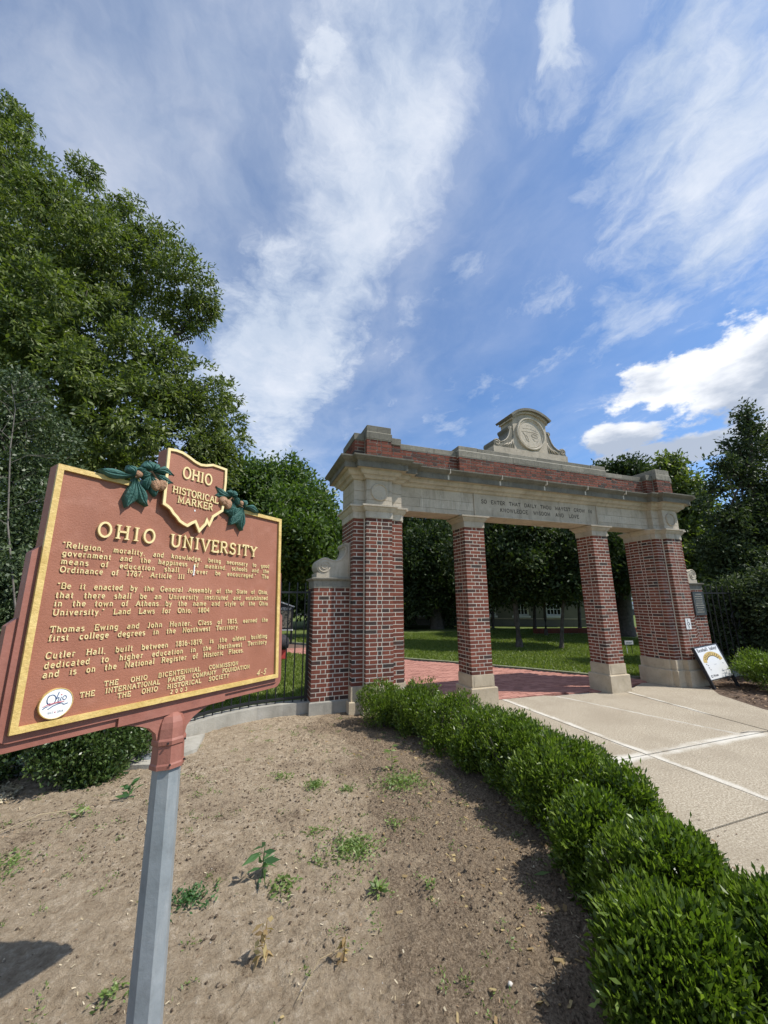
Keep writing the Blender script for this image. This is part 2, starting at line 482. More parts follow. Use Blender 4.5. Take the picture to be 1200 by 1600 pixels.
class MB:
    def __init__(s):
        s.v = []
        s.f = []

    def add(s, vs, fs):
        b = len(s.v)
        s.v += [tuple(q) for q in vs]
        s.f += [tuple(b + i for i in g) for g in fs]
        return s

    def box(s, x0, y0, z0, x1, y1, z1):
        vs = [(x0, y0, z0), (x1, y0, z0), (x1, y1, z0), (x0, y1, z0), (x0, y0, z1), (x1, y0, z1), (x1, y1, z1), (x0, y1, z1)]
        return s.add(vs, [(0, 3, 2, 1), (4, 5, 6, 7), (0, 1, 5, 4), (1, 2, 6, 5), (2, 3, 7, 6), (3, 0, 4, 7)])

    def tube(s, pts, rad, n=8, cap=True):
        pts = [Vector(p) for p in pts]
        if isinstance(rad, (int, float)): rad = [rad] * len(pts)
        rings = []
        for i, p in enumerate(pts):
            t = (pts[min(i + 1, len(pts) - 1)] - pts[max(i - 1, 0)]).normalized()
            a = t.cross(Vector((0, 0, 1)))
            if a.length < .05: a = t.cross(Vector((1, 0, 0)))
            a.normalize()
            b = t.cross(a).normalized()
            rings.append([p + (a * math.cos(2 * math.pi * j / n) + b * math.sin(2 * math.pi * j / n)) * rad[i] for j in range(n)])
        vs = [q for r in rings for q in r]
        fs = []
        for i in range(len(pts) - 1):
            for j in range(n):
                fs.append((i * n + j, i * n + (j + 1) % n, (i + 1) * n + (j + 1) % n, (i + 1) * n + j))
        if cap:
            fs.append(tuple(range(n - 1, -1, -1)))
            fs.append(tuple((len(pts) - 1) * n + j for j in range(n)))
        return s.add(vs, fs)

    def extrude(s, poly, f0, f1):
        """poly: 2-D outline (CCW seen from the front); f0/f1 map (a,b) to a 3-D point at back / front"""
        n = len(poly)
        vs = [f0(a, b) for a, b in poly] + [f1(a, b) for a, b in poly]
        fs = [tuple(range(n - 1, -1, -1)), tuple(range(n, 2 * n))]
        fs += [(i, (i + 1) % n, n + (i + 1) % n, n + i) for i in range(n)]
        return s.add(vs, fs)

    def sweep(s, plan, prof, bottom=True, top=True):
        """rings of an axis-aligned CCW plan pushed out by p at height z"""
        n = len(plan)
        vs = []
        for p, z in prof:
            vs += [(x, y, z) for x, y in offset(plan, p)]
        fs = []
        for i in range(len(prof) - 1):
            for j in range(n):
                a, b = i * n + j, i * n + (j + 1) % n
                fs.append((a, b, b + n, a + n))
        if bottom: fs.append(tuple(range(n - 1, -1, -1)))
        if top: fs.append(tuple((len(prof) - 1) * n + j for j in range(n)))
        return s.add(vs, fs)

    def mesh(s, name, mat):
        me = bpy.data.meshes.new(name)
        me.from_pydata(s.v, [], s.f)
        if mat: me.materials.append(MATS[mat])
        me.update()
        return me

    def obj(s, name, mat, parent=None, mw=None, smooth=False, **kw):
        me = s.mesh(name, mat)
        if smooth:
            me.polygons.foreach_set('use_smooth', [True] * len(me.polygons))
        return tag(link(name, me, parent, mw), **kw)


def offset(plan, p):
    n = len(plan)
    out = []
    for i in range(n):
        a, b, c = plan[i - 1], plan[i], plan[(i + 1) % n]

        def nor(u, v):
            dx_, dy_ = v[0] - u[0], v[1] - u[1]
            l = math.hypot(dx_, dy_)
            return (dy_ / l, -dx_ / l)
        n1_, n2_ = nor(a, b), nor(b, c)
        if abs(n1_[0] * n2_[0] + n1_[1] * n2_[1]) > .99:
            out.append((b[0] + n1_[0] * p, b[1] + n1_[1] * p))
        else:
            out.append((b[0] + (n1_[0] + n2_[0]) * p, b[1] + (n1_[1] + n2_[1]) * p))
    return out


def rect(x0, y0, x1, y1):
    return [(x0, y0), (x1, y0), (x1, y1), (x0, y1)]


def fastmesh(name, V, F, mat, smooth=False):
    """V (n,3) float array, F (m,k) int array"""
    me = bpy.data.meshes.new(name)
    k_ = F.shape[1]
    me.vertices.add(len(V))
    me.vertices.foreach_set('co', np.ascontiguousarray(V, np.float32).ravel())
    me.loops.add(F.size)
    me.loops.foreach_set('vertex_index', np.ascontiguousarray(F, np.int32).ravel())
    me.polygons.add(len(F))
    me.polygons.foreach_set('loop_start', np.arange(0, F.size, k_, dtype=np.int32))
    if smooth:
        me.polygons.foreach_set('use_smooth', np.ones(len(F), bool))
    me.materials.append(MATS[mat])
    me.update(calc_edges=True)
    me.validate()
    return me


def P(px, py, dep):
    """a world point at horizontal distance dep ahead of the eye, in the direction measured off the survey photo"""
    d_ = MCAM @ Vector(((px - 600) / 601., (800 - py) / 601., -1.))
    f_ = Vector((math.cos(_a), math.sin(_a), 0))
    return EYE + d_ * (dep / d_.dot(f_))


def size_px(c, d_):
    v = MCAM.transposed() @ (Vector(c) - EYE)
    return d_ * 601 / max(.1, -v.z)


def proj(c):
    v = MCAM.transposed() @ (Vector(c) - EYE)
    return 600 + 601 * v.x / -v.z, 800 - 601 * v.y / -v.z


# ------------------------------------------------------------------ noise for terrain
def vnoise(x, y, seed=0):
    xi = np.floor(x).astype(np.int64); yi = np.floor(y).astype(np.int64)
    xf = x - xi; yf = y - yi
    def h(a, b):
        n = (a * 374761393 + b * 668265263 + seed * 1442695041) & 0xffffffff
        n = ((n ^ (n >> 13)) * 1274126177) & 0xffffffff
        return ((n ^ (n >> 16)) & 0xffff) / 65535.0
    u = xf * xf * (3 - 2 * xf); v = yf * yf * (3 - 2 * yf)
    return (h(xi, yi) * (1 - u) + h(xi + 1, yi) * u) * (1 - v) + (h(xi, yi + 1) * (1 - u) + h(xi + 1, yi + 1) * u) * v


def fbm(x, y, octv, seed=0):
    s_ = np.zeros_like(x); a_ = 1; t_ = 0
    for i in range(octv):
        s_ += a_ * vnoise(x * 2 ** i, y * 2 ** i, seed + i); t_ += a_; a_ *= .55
    return s_ / t_


HX = [(-5, 3.0), (.9, 3.05), (2, 3.0), (3, 2.95), (4.2, 2.95), (5.5, 2.75), (6.2, 2.5), (9, 2.5)]     # right edge of the bed at depth y


def bed_edge(y):
    return np.interp(y, [q[0] for q in HX], [q[1] for q in HX])


def soil_z(x, y):
    x = np.asarray(x, float); y = np.asarray(y, float)
    z = .155 + .05 * (fbm(x * .9 + 5, y * .9, 3, 3) - .5)
    rough_ = .35 + .65 * np.clip((fbm(x * .8, y * .8, 2, 9) - .35) * 3, 0, 1)
    z += .034 * (fbm(x * 7, y * 7, 4, 17) - .5) * rough_ + .045 * (np.abs(fbm(x * 20, y * 20, 4, 31) - .5)) * rough_
    z += .020 * (fbm(x * 45, y * 45, 3, 41) - .5) * (.5 + rough_) - .022 * np.clip(fbm(x * 11, y * 11, 3, 61) - .62, 0, 1) * 4 * rough_
    e = bed_edge(y)
    k_ = np.clip((e - x) / .28, 0, 1)
    z = -.08 + (z + .08) * (k_ * k_ * (3 - 2 * k_))
    return z


# ------------------------------------------------------------------ ground
def sheet(name, x0, x1, y0, y1, z, mat, n=1):
    mb = MB()
    mb.add([(x0, y0, z), (x1, y0, z), (x1, y1, z), (x0, y1, z)], [(0, 1, 2, 3)])
    return mb.obj(name, mat, kind='structure')


sheet('ground', -500, 500, -500, 900, -.10, 'lawn_base')
# planting bed
gx = np.concatenate([np.linspace(-7.0, -2.5, 60, endpoint=False), np.linspace(-2.5, 3.05, 440)])
gy = np.concatenate([np.linspace(-.6, 1.0, 30, endpoint=False), np.linspace(1.0, 3.5, 300, endpoint=False), np.linspace(3.5, 7.0, 230)])
nx, ny = len(gx), len(gy)
X_, Y_ = np.meshgrid(gx, gy)
Z_ = soil_z(X_, Y_)
# the bed ends along the curved kerb
V = np.stack([X_, Y_, Z_], -1).reshape(-1, 3)
i = np.arange(nx * ny).reshape(ny, nx)
F = np.stack([i[:-1, :-1], i[:-1, 1:], i[1:, 1:], i[1:, :-1]], -1).reshape(-1, 4)
KERB = [(1.07, 6.36), (.68, 6.36), (.30, 6.30), (.0, 6.17), (-.25, 6.03), (-.5, 5.82), (-.72, 5.58), (-1.0, 5.40), (-1.6, 5.25), (-2.6, 5.15), (-4.0, 5.2), (-7.2, 5.3)]
kx = np.array([q[0] for q in KERB][::-1]); ky = np.array([q[1] for q in KERB][::-1])


def kerb_y(x):
    return np.interp(x, kx, ky)


cen = V[F].mean(1)
lim = np.where(cen[:, 0] < 1.07, kerb_y(cen[:, 0]) + .1, 6.9)
F = F[(cen[:, 1] < lim) & (cen[:, 0] < bed_edge(cen[:, 1]) + .03)]
tag(link('soil_bed', fastmesh('soil_bed', V, F, 'soil', True)), kind='structure')

# lawn behind the gate and fence: a little proud of the base sheet
mb = MB()
mb.add([(-60, 5.3, .03), (-1.1, 5.5, .03), (1.0, 6.45, .03), (2.35, 6.9, .03), (2.45, 10, .03), (2.35, 13.5, .03), (.9, 15.6, .03), (-8, 16.6, .03), (-60, 17, .03)], [tuple(range(9))])
mb.add([(-60, 19.6, .03), (-8, 19.2, .03), (1.6, 18.9, .03), (3.4, 16.2, .03), (4.1, 13.4, .03), (4.95, 11.75, .03), (5.88, 10.65, .03), (7.17, 8.95, .03), (8.2, 7.45, .03), (8.9, 6.95, .03), (60, 6.95, .03), (60, 70, .03), (-60, 70, .03)], [tuple(range(13))])
mb.obj('lawn', 'lawn_base', kind='structure')
mb = MB()
mb.add([(8.2, -4, .004), (12.5, -4, .004), (14, 6.3, .004), (9.6, 6.3, .004), (9.25, 5.75, .004), (8.75, 5.3, .004), (8.3, 4.4, .004)], [tuple(range(7))])
mb.obj('mulch_bed', 'mulch', kind='structure')
mb = MB(); mb.add([(-60, 56, .034), (80, 40, .034), (80, 47, .034), (-60, 63, .034)], [(0, 1, 2, 3)])
mb.obj('road', 'asphalt', kind='structure')

# concrete walk in front of the gate, slab by slab
walk = MB().box(2.2, -4, -.12, 9.3, 6.45, -.03).obj('concrete_walk', 'old_concrete', kind='structure')


def slab(poly, z1=0.0):
    MB().extrude(poly, lambda a, b: (a, b, -.05), lambda a, b: (a, b, z1)).obj('slab', 'concrete', walk)


J = .009
slab([(2.35, 3.72 + J), (4.65 - J, 3.72 + J), (4.65 - J, 6.50), (2.35, 6.50)], .0)
slab([(4.65 + J, 3.72 + J), (6.52 - J, 3.72 + J), (5.78 - J, 6.36), (5.6, 6.46), (4.65 + J, 6.50)], .001)
slab([(6.52 + J, 3.72 + J), (7.05 - J, 3.72 + J), (7.30 - J, 6.12), (7.05, 6.25), (5.78 + J, 6.34)], -.001)
slab([(7.05 + J, 3.72 + J), (8.0, 3.72 + J), (8.34, 4.4), (8.78, 5.28), (9.3, 5.75), (9.7, 6.20), (8.4, 6.60), (7.30 + J, 6.10)], .002)
slab([(2.35, 2.46 + J), (4.65 - J, 2.46 + J), (4.65 - J, 3.72 - J), (2.35, 3.72 - J)], .001)
slab([(4.65 + J, 2.46 + J), (8.0, 2.46 + J), (8.0, 3.72 - J), (4.65 + J, 3.72 - J)], -.001)
slab([(2.35, -.2), (4.65 - J, -.2), (4.65 - J, 2.46 - J), (2.35, 2.46 - J)], 0)
slab([(4.65 + J, -.2), (8.0, -.2), (8.0, 2.46 - J), (4.65 + J, 2.46 - J)], .001)
crack = MB()
pts = [(6.56, 3.80), (6.72, 3.79), (6.9, 3.73), (7.15, 3.66), (7.4, 3.55), (7.9, 3.35)]
for a_, b_ in zip(pts[:-1], pts[1:]):
    crack.add([(a_[0], a_[1] - .006, .006), (b_[0], b_[1] - .006, .006), (b_[0], b_[1] + .006, .006), (a_[0], a_[1] + .006, .006)], [(0, 1, 2, 3)])
crack.obj('crack_filler', 'asphalt', walk)

# brick paving through and behind the gate
path = MB()
path.add([(2.2, 6.45, -.045), (9.2, 6.3, -.045), (8.95, 6.97, -.045), (8.25, 7.5, -.045), (7.22, 9.0, -.045), (5.93, 10.7, -.045), (5.0, 11.8, -.045), (4.15, 13.4, -.045), (3.45, 16.2, -.045), (1.65, 18.95, -.045), (-8, 19.25, -.045), (-60, 19.7, -.045), (-60, 16.9, -.045), (-8, 16.5, -.045), (.9, 15.5, -.045), (2.3, 13.5, -.045), (2.4, 10, -.045), (2.3, 6.9, -.045)], [tuple(range(18))])
path = path.obj('brick_path', 'paver_sand', kind='structure')
PE = [(6.3, 9.25), (6.97, 8.93), (7.5, 8.22), (9.0, 7.2), (10.7, 5.9), (11.8, 4.98), (13.4, 4.13), (16.2, 3.43), (18.95, 1.63)]


def path_ok(x, y):
    if y > 18.6 or x < 2.36 - max(0, (y - 12.5)) * .65: return False
    return x < np.interp(y, [q[0] for q in PE], [q[1] for q in PE]) and y > np.interp(x, [2.3, 4.65, 5.78, 7.0, 8.3, 9.7], [6.52, 6.52, 6.49, 6.27, 6.62, 6.25])


pav = []
lw, ww, jj = .20, .10, .006
row = 0
y = 6.25
while y < 16.0:
    x = 0 + (row % 2) * lw / 2
    while x < 9.4:
        if path_ok(x, y) and path_ok(x + lw, y + ww):
            pav.append((x, y))
        x += lw
    y += ww
    row += 1
pav.sort(key=lambda q: -size_px((q[0], q[1], 0), .2) * (0 if (q[0] / q[1] < .42) else 1))
pm = MB().box(-(lw - jj) / 2, -(ww - jj) / 2, -.05, (lw - jj) / 2, (ww - jj) / 2, 0).mesh('paver', 'paver')
for q in pav[:290]:
    m_ = Matrix.Translation((q[0] + lw / 2, q[1] + ww / 2, random.uniform(-.008, -.001))) @ Matrix.Rotation(random.uniform(-.01, .01), 4, 'Z')
    link('paver', pm, path, m_)
mb = MB()
for q in pav[290:]:
    z_ = random.uniform(-.008, -.001)
    mb.box(q[0] + jj / 2, q[1] + jj / 2, -.05, q[0] + lw - jj / 2, q[1] + ww - jj / 2, z_)
mb.obj('far_pavers', 'paver', path, kind='stuff')
# pale stone edging of the path
mb = MB()
for (y0, x0), (y1, x1) in zip(PE[1:-1], PE[2:]):
    dd = Vector((x1 - x0, y1 - y0)).normalized(); nn = Vector((dd.y, -dd.x)) * .045
    mb.extrude([(x0, y0), (x0 + nn.x, y0 + nn.y), (x1 + nn.x, y1 + nn.y), (x1, y1)], lambda a, b: (a, b, -.06), lambda a, b: (a, b, .034))
mb.obj('path_edging', 'old_concrete', path)

# ------------------------------------------------------------------ gateway
GATE = empty('gateway', (5.635, 6.36, 0), label='brick and limestone gateway with four pillars and a carved inscription across the walk', cat='gateway')
BW, BH, BJ, CH = .162, .074, .0128, .0636
BR = []          # (parent, box, visible pixel size)


def seq(L, par):
    """alternating stretchers and headers that fill L"""
    if L < .02: return []
    if L < BH * 1.6: return [L]
    best = None
    for n in range(1, 40):
        kinds = [(i_ + par) % 2 for i_ in range(n)]       # 0 stretcher, 1 header
        if par and n > 2 and kinds[-1] == 0: pass
        tot = sum(BH if q else BW for q in kinds) + BJ * (n - 1)
        sc = (L - BJ * (n - 1)) / (tot - BJ * (n - 1))
        sym = 0 if kinds[0] == kinds[-1] else .25
        if best is None or abs(math.log(max(sc, .01))) + sym < best[0]:
            best = (abs(math.log(max(sc, .01))) + sym, [(BH if q else BW) * sc for q in kinds])
    return best[1]


def run(par_obj, a, b, n, z0, nc, ch=CH, depth=.05, start=None, end=None, vis=True, off=0, jit=.0008):
    """a course-by-course brick face from a to b; n is the outward normal. start/end: 'P' this face owns the corner brick,
    'S' the neighbour owns it, None a plain stop"""
    a = Vector(a); b = Vector(b); n = Vector(n)
    t = (b - a); L = t.length; t.normalize()
    for c in range(nc):
        p_ = (c + off) % 2
        s0 = s1 = 0.
        if start == 'S': s0 = (BW if p_ else BH) + BJ
        if end == 'S': s1 = (BW if p_ else BH) + BJ
        ws = seq(L - s0 - s1, (p_ if start != 'S' else 1 - p_))
        u = s0
        for i_, w_ in enumerate(ws):
            d_ = depth
            if i_ == 0 and start == 'P': d_ = BW if p_ else BH
            if i_ == len(ws) - 1 and end == 'P': d_ = BW if p_ else BH
            if isinstance(start, float) and i_ == 0: d_ = start
            if isinstance(end, float) and i_ == len(ws) - 1: d_ = end
            pr = random.uniform(-jit, jit)
            o0 = a + t * u; o1 = a + t * (u + w_)
            q0 = o0 + n * pr; q1 = o1 - n * d_
            z_0 = z0 + c * ch + BJ * .5; z_1 = z0 + (c + 1) * ch - BJ * .5
            bx = (min(q0.x, q1.x), min(q0.y, q1.y), z_0, max(q0.x, q1.x), max(q0.y, q1.y), z_1)
            cx_ = ((bx[0] + bx[3]) / 2, (bx[1] + bx[4]) / 2, (z_0 + z_1) / 2)
            s_ = 0
            if vis:
                fx = abs(t.x) > .5
                s_ = size_px(cx_, w_) * (1 if fx else .35)
            BR.append((par_obj, bx, s_))
            u += w_ + BJ


ZB, ZT, NC = .526, 3.134, 41


def col_base(root, plan, z0=-.05):
    mb = MB()
    mb.sweep(plan, [(.05, z0), (.05, .312), (.042, .323), (.0125, .324)], top=False)
    mb.sweep(plan, [(.0125, .3235), (.0125, ZB)], bottom=False)
    return mb.obj('stone_base', 'limestone_base', root)


CAPP = [(.010, ZT), (.010, 3.243), (.022, 3.248), (.030, 3.262), (.048, 3.285), (.056, 3.306), (.060, 3.316), (.084, 3.320), (.086, 3.348), (.0, 3.352)]


def core(root, name, plan, z0, z1, **kw):
    return MB().sweep(offset(plan, -.0022), [(0, z0), (0, z1)]).obj(name, 'mortar', root, **kw)


for x0, x1 in ((3.831, 4.257), (6.985, 7.411)):
    pl = rect(x0, 6.14, x1, 6.57)
    pier = core(GATE, 'pillar', pl, .5, ZT + .01)
    col_base(pier, pl)
    # recessed look of the upper base stone
    mb = MB()
    mb.box(x0 + .03, 6.14 - .0165, .345, x1 - .03, 6.14 - .0120, .505)
    mb.obj('stone_panel', 'limestone_base', pier)
    MB().sweep(pl, CAPP).obj('capital', 'limestone', pier)
    run(pier, (x0, 6.14), (x1, 6.14), (0, -1), ZB, NC, start='P', end='P')
    run(pier, (x0, 6.14), (x0, 6.57), (-1, 0), ZB, NC, start='S', end='S', off=0)
    run(pier, (x1, 6.14), (x1, 6.57), (1, 0), ZB, NC, start='S', end='S', vis=False)
    run(pier, (x0, 6.57), (x1, 6.57), (0, 1), ZB, NC, start='P', end='P', vis=False)

XS0, XP0, XP1, XS1, XC = 1.66, 1.85, 2.305, 2.52, 2.575
YP, YS, YA, YAb, YSb, YPb = 5.93, 6.03, 6.14, 6.62, 6.80, 6.90
MIR = 2 * 5.635


def mir(plan):
    return [(MIR - x, y) for x, y in plan][::-1]


PIERPLAN = [(XS0, YS), (XP0, YS), (XP0, YP), (XP1, YP), (XP1, YS), (XS1, YS), (XS1, YA), (XC, YA), (XC, YAb), (XS1, YAb), (XS1, YSb), (XP1, YSb), (XP1, YPb), (XP0, YPb), (XP0, YSb), (XS0, YSb)]
for side in (0, 1):
    pl = PIERPLAN if side == 0 else mir(PIERPLAN)
    fx = (lambda x: x) if side == 0 else (lambda x: MIR - x)
    pier = core(GATE, 'corner_pier', pl, .5, ZT + .01)
    col_base(pier, pl)
    MB().sweep(pl, CAPP).obj('capital', 'limestone', pier)
    sx = 1 if side == 0 else -1

    def R(xa, ya, xb, yb, n, **kw):
        run(pier, (fx(xa), ya), (fx(xb), yb), (n[0] * sx, n[1]), ZB, NC, **kw)
    j2 = BJ * 1.3
    R(XP0, YP, XP1, YP, (0, -1), start=.088, end=.088)
    R(XS0, YS, XP0 - j2, YS, (0, -1), start='P')
    R(XP1 + j2, YS, XS1, YS, (0, -1), end=.10, off=1)
    R(XS0, YS, XS0, YSb, (-1, 0), start='S', end='S', vis=(side == 0))
    R(XC, YA, XC, YAb, (1, 0), vis=(side == 1), depth=.06)
    R(XS0, YSb, XP0 - j2, YSb, (0, 1), start='P', vis=False)
    R(XP0, YPb, XP1, YPb, (0, 1), start=.088, end=.088, vis=False)
    R(XP1 + j2, YSb, XS1, YSb, (0, 1), end=.10, vis=False)
    R(XS1, YAb + j2, XS1, YSb - .11, (1, 0), vis=False)

# wing piers with scrolls
WY0, WY1 = 6.17, 6.66
for side in (0, 1):
    fx = (lambda x: x) if side == 0 else (lambda x: MIR + .05 - x if x < 1.3 else MIR - x)
    wx0, wx1 = fx(1.07), fx(XS0)
    lo, hi = min(wx0, wx1), max(wx0, wx1)
    pl = rect(lo, WY0, hi, WY1)
    zb = .33 if side == 0 else .42
    n_ = 26 if side == 0 else 25
    ch_ = (2.0 - zb) / n_
    wing = core(GATE, 'wing_pier', pl, .0, 2.01)
    MB().sweep(pl, [(.02, -.05), (.02, zb - .012), (.012, zb)], ).obj('stone_base', 'old_concrete' if side == 0 else 'limestone_base', wing)
    sx = 1 if side == 0 else -1
    run(wing, (wx0, WY0), (wx1 - sx * BJ, WY0), (0, -1), zb, n_, ch=ch_, start='P')
    run(wing, (wx0, WY0), (wx0, WY1), (-sx, 0), zb, n_, ch=ch_, start='S', end='S', vis=(side == 0))
    run(wing, (wx0, WY1), (wx1 - sx * BJ, WY1), (0, 1), zb, n_, ch=ch_, start='P', vis=False)
    cappl = rect(lo, WY0, hi - .002, WY1) if side == 0 else rect(lo + .002, WY0, hi, WY1)
    MB().sweep(cappl, [(.006, 2.0), (.006, 2.105), (.016, 2.108), (.022, 2.12), (.045, 2.128), (.05, 2.150), (.004, 2.158)]).obj('cap_stone', 'limestone_weathered', wing)
    # scroll: outline in (x, z), extruded through the wing's depth
    def sc(n, cxx, czz, r, a0, a1):
        return [(cxx + r * math.cos(math.radians(a0 + (a1 - a0) * i_ / n)), czz + r * math.sin(math.radians(a0 + (a1 - a0) * i_ / n))) for i_ in range(n + 1)]
    out = [(1.105, 2.160), (1.655, 2.160), (1.655, 2.735), (1.60, 2.735)]
    out += sc(8, 1.575, 2.700, .040, 60, 250)
    out += [(1.573, 2.625), (1.560, 2.570), (1.535, 2.515), (1.495, 2.470), (1.440, 2.445), (1.385, 2.440), (1.33, 2.455)]
    out += sc(14, 1.235, 2.345, .135, 55, 235)
    out += [(1.13, 2.235), (1.105, 2.235)]
    out = [(fx(a_) if True else a_, b_) for a_, b_ in out] if side == 0 else [(MIR - a_, b_) for a_, b_ in out][::-1]
    MB().extrude(out, lambda a, b: (a, WY1 - .02, b), lambda a, b: (a, WY0 + .02, b)).obj('scroll', 'limestone', wing)
    # raised spiral of the volute and the fillet that runs up the scroll
    sp = MB()
    g = lambda x: fx(x) if side == 0 else MIR - x
    spts = []
    for i_ in range(46):
        an = math.radians(70 + i_ * 17)
        r_ = .125 * (1 - i_ / 52)
        spts.append((g(1.235 + r_ * math.cos(an) * (-1 if 0 else 1)), WY0 + .018, 2.345 + r_ * math.sin(an)))
    sp.tube(spts, .009, 6)
    sp.tube([(g(a_), WY0 + .018, b_) for a_, b_ in ((1.27, 2.47), (1.33, 2.437), (1.385, 2.422), (1.445, 2.428), (1.505, 2.455), (1.552, 2.505), (1.578, 2.565), (1.59, 2.63), (1.592, 2.68), (1.578, 2.705), (1.56, 2.70), (1.565, 2.682))], .009, 6)
    sp.tube([(g(1.625), WY0 + .018, 2.72), (g(1.625), WY0 + .018, 2.20)], .007, 6)
    sp.obj('volute', 'limestone', wing, smooth=True)

# frieze: ashlar rows
EPLAN = [(XS0, YS), (XP0, YS), (XP0, YP), (XP1, YP), (XP1, YS), (XS1, YS), (XS1, YA)]
EPLAN = EPLAN + mir(EPLAN) + [(MIR - XS0, YSb), (MIR - XP0, YSb), (MIR - XP0, YPb), (MIR - XP1, YPb), (MIR - XP1, YSb), (MIR - XS1, YSb), (MIR - XS1, YAb)]
EPLAN += [(XS1, YAb), (XS1, YSb), (XP1, YSb), (XP1, YPb), (XP0, YPb), (XP0, YSb), (XS0, YSb)]
ent = MB().sweep(offset(EPLAN, -.012), [(0, 3.3555), (0, 3.80)]).obj('entablature', 'limestone', GATE)
rows = [(3.3545, 3.4425), (3.4475, 3.607), (3.612, 3.80)]
SP = [(XS0, YS), (XP0, YS), (XP0, YP), (XP1, YP), (XP1, YS), (XS1, YS), (XS1, YSb), (XP1, YSb), (XP1, YPb), (XP0, YPb), (XP0, YSb), (XS0, YSb)]
for r0, r1 in rows:
    for pl in (SP, mir(SP)):
        MB().sweep(pl, [(-.003, r0), (0, r0 + .003), (0, r1 - .003), (-.003, r1)]).obj('stone_block', 'limestone', ent)
PX0, PX1 = 4.065, 7.205
for ri, (r0, r1) in enumerate(rows):
    for xa, xb in ((XS1 + .002, PX0 - .003), (PX1 + .003, MIR - XS1 - .002)):
        cuts = [.47, 1.0] if ri != 1 else [.26, .74, 1.0]
        p0 = 0.
        for c_ in cuts:
            x0_ = xa + (xb - xa) * p0 + .002; x1_ = xa + (xb - xa) * c_ - .002
            MB().box(x0_, YA, r0, x1_, YA + .06, r1).obj('stone_block', 'limestone', ent)
            p0 = c_
# panel with the motto
pan = MB().box(PX0, YA - .006, 3.356, PX1, YA + .05, 3.80).obj('inscription_panel', 'limestone', ent)
fr = MB()
for bx in ((PX0, 3.357, PX0 + .035, 3.80), (PX1 - .035, 3.357, PX1, 3.80), (PX0 + .035, 3.357, PX1 - .035, 3.378)):
    fr.box(bx[0], YA - .020, bx[1], bx[2], YA - .0062, bx[3])
fr.obj('panel_border', 'limestone', pan)
# soffit joints / back blocks
MB().box(XC, YAb - .06, 3.3545, MIR - XC, YAb, 3.80).obj('stone_block', 'limestone', ent)
ls = MB()
for x_, za, zb_, w_ in ((2.97, 3.40, 3.76, .014), (3.36, 3.52, 3.70, .008), (3.40, 3.46, 3.55, .012), (3.52, 3.50, 3.62, .010), (3.60, 3.44, 3.72, .009), (3.72, 3.42, 3.60, .012), (3.78, 3.55, 3.68, .007), (8.05, 3.5, 3.66, .009), (8.2, 3.44, 3.58, .007)):
    q = [(x_ + random.uniform(-.008, .008), za + (zb_ - za) * i_ / 5) for i_ in range(6)]
    for a_, b_ in zip(q[:-1], q[1:]):
        w0 = w_ * random.uniform(.4, 1.1) / 2
        ls.add([(a_[0] - w0, YA - .0012, a_[1]), (a_[0] + w0, YA - .0012, a_[1]), (b_[0] + w0, YA - .0012, b_[1]), (b_[0] - w0, YA - .0012, b_[1])], [(0, 1, 2, 3)])
ls.obj('lime_streak', 'mortar', ent, kind='stuff')
# roundels
for cxx in ((XP0 + XP1) / 2, MIR - (XP0 + XP1) / 2):
    mb = MB()
    n = 40
    prof = [(.150, YP + .002), (.150, YP - .016), (.144, YP - .028), (.132, YP - .028), (.126, YP - .012), (.06, YP - .018), (0.001, YP - .020)]
    vs = []
    for r_, y_ in prof:
        vs += [(cxx + r_ * math.cos(2 * math.pi * j / n), y_, 3.582 + r_ * math.sin(2 * math.pi * j / n)) for j in range(n)]
    fs = [(i_ * n + j, i_ * n + (j + 1) % n, (i_ + 1) * n + (j + 1) % n, (i_ + 1) * n + j) for i_ in range(len(prof) - 1) for j in range(n)]
    mb.add(vs, fs)
    mb.obj('roundel', 'limestone', ent, smooth=False)
# cornice
CORN = [(.0, 3.7985), (.02, 3.800), (.036, 3.808), (.052, 3.830), (.060, 3.842), (.070, 3.844), (.072, 3.860), (.100, 3.862), (.110, 3.874), (.128, 3.896), (.136, 3.918), (.140, 3.940), (.205, 3.944), (.207, 3.938), (.217, 3.938), (.217, 4.030), (.226, 4.034), (.228, 4.046), (.244, 4.052), (.262, 4.068), (.286, 4.090), (.298, 4.100), (.30, 4.124), (.02, 4.146), (0.0, 4.147)]
lowc = [q for q in CORN if q[1] < 3.941]
MB().sweep(EPLAN, lowc + [(.10, 3.9412)]).obj('bed_moulding', 'limestone', ent)
upc = [(.10, 3.9400)] + [q for q in CORN if q[1] >= 3.941 or q[0] in (.207, .217)]
upc = [(.10, 3.9412), (.205, 3.944)] + [(.207, 3.938), (.217, 3.938)] + [q for q in CORN if q[1] > 4.0]
MB().sweep(EPLAN, upc).obj('cornice', 'limestone_weathered', ent)
# stone joints across the cornice
for xj in (3.42, 4.55, 5.62, 6.70, 7.80):
    mb = MB(); mb.box(xj - .004, YA - .3015, 4.04, xj + .004, YA - .2, 4.1255)
    mb.box(xj - .016, YA - .2185, 3.945, xj + .016, YA - .21, 4.028)
    mb.obj('mortar_joint', 'mortar', ent)

# parapet
mk('old_mortar', [(.3, (.24, .21, .17)), (.7, (.50, .45, .37))], scale=9, rough=.95, bump=.2, bscale=150)


def pcore(root, name, plan, z0, z1):
    return MB().sweep(offset(plan, -.007), [(0, z0), (0, z1)]).obj(name, 'old_mortar', root)


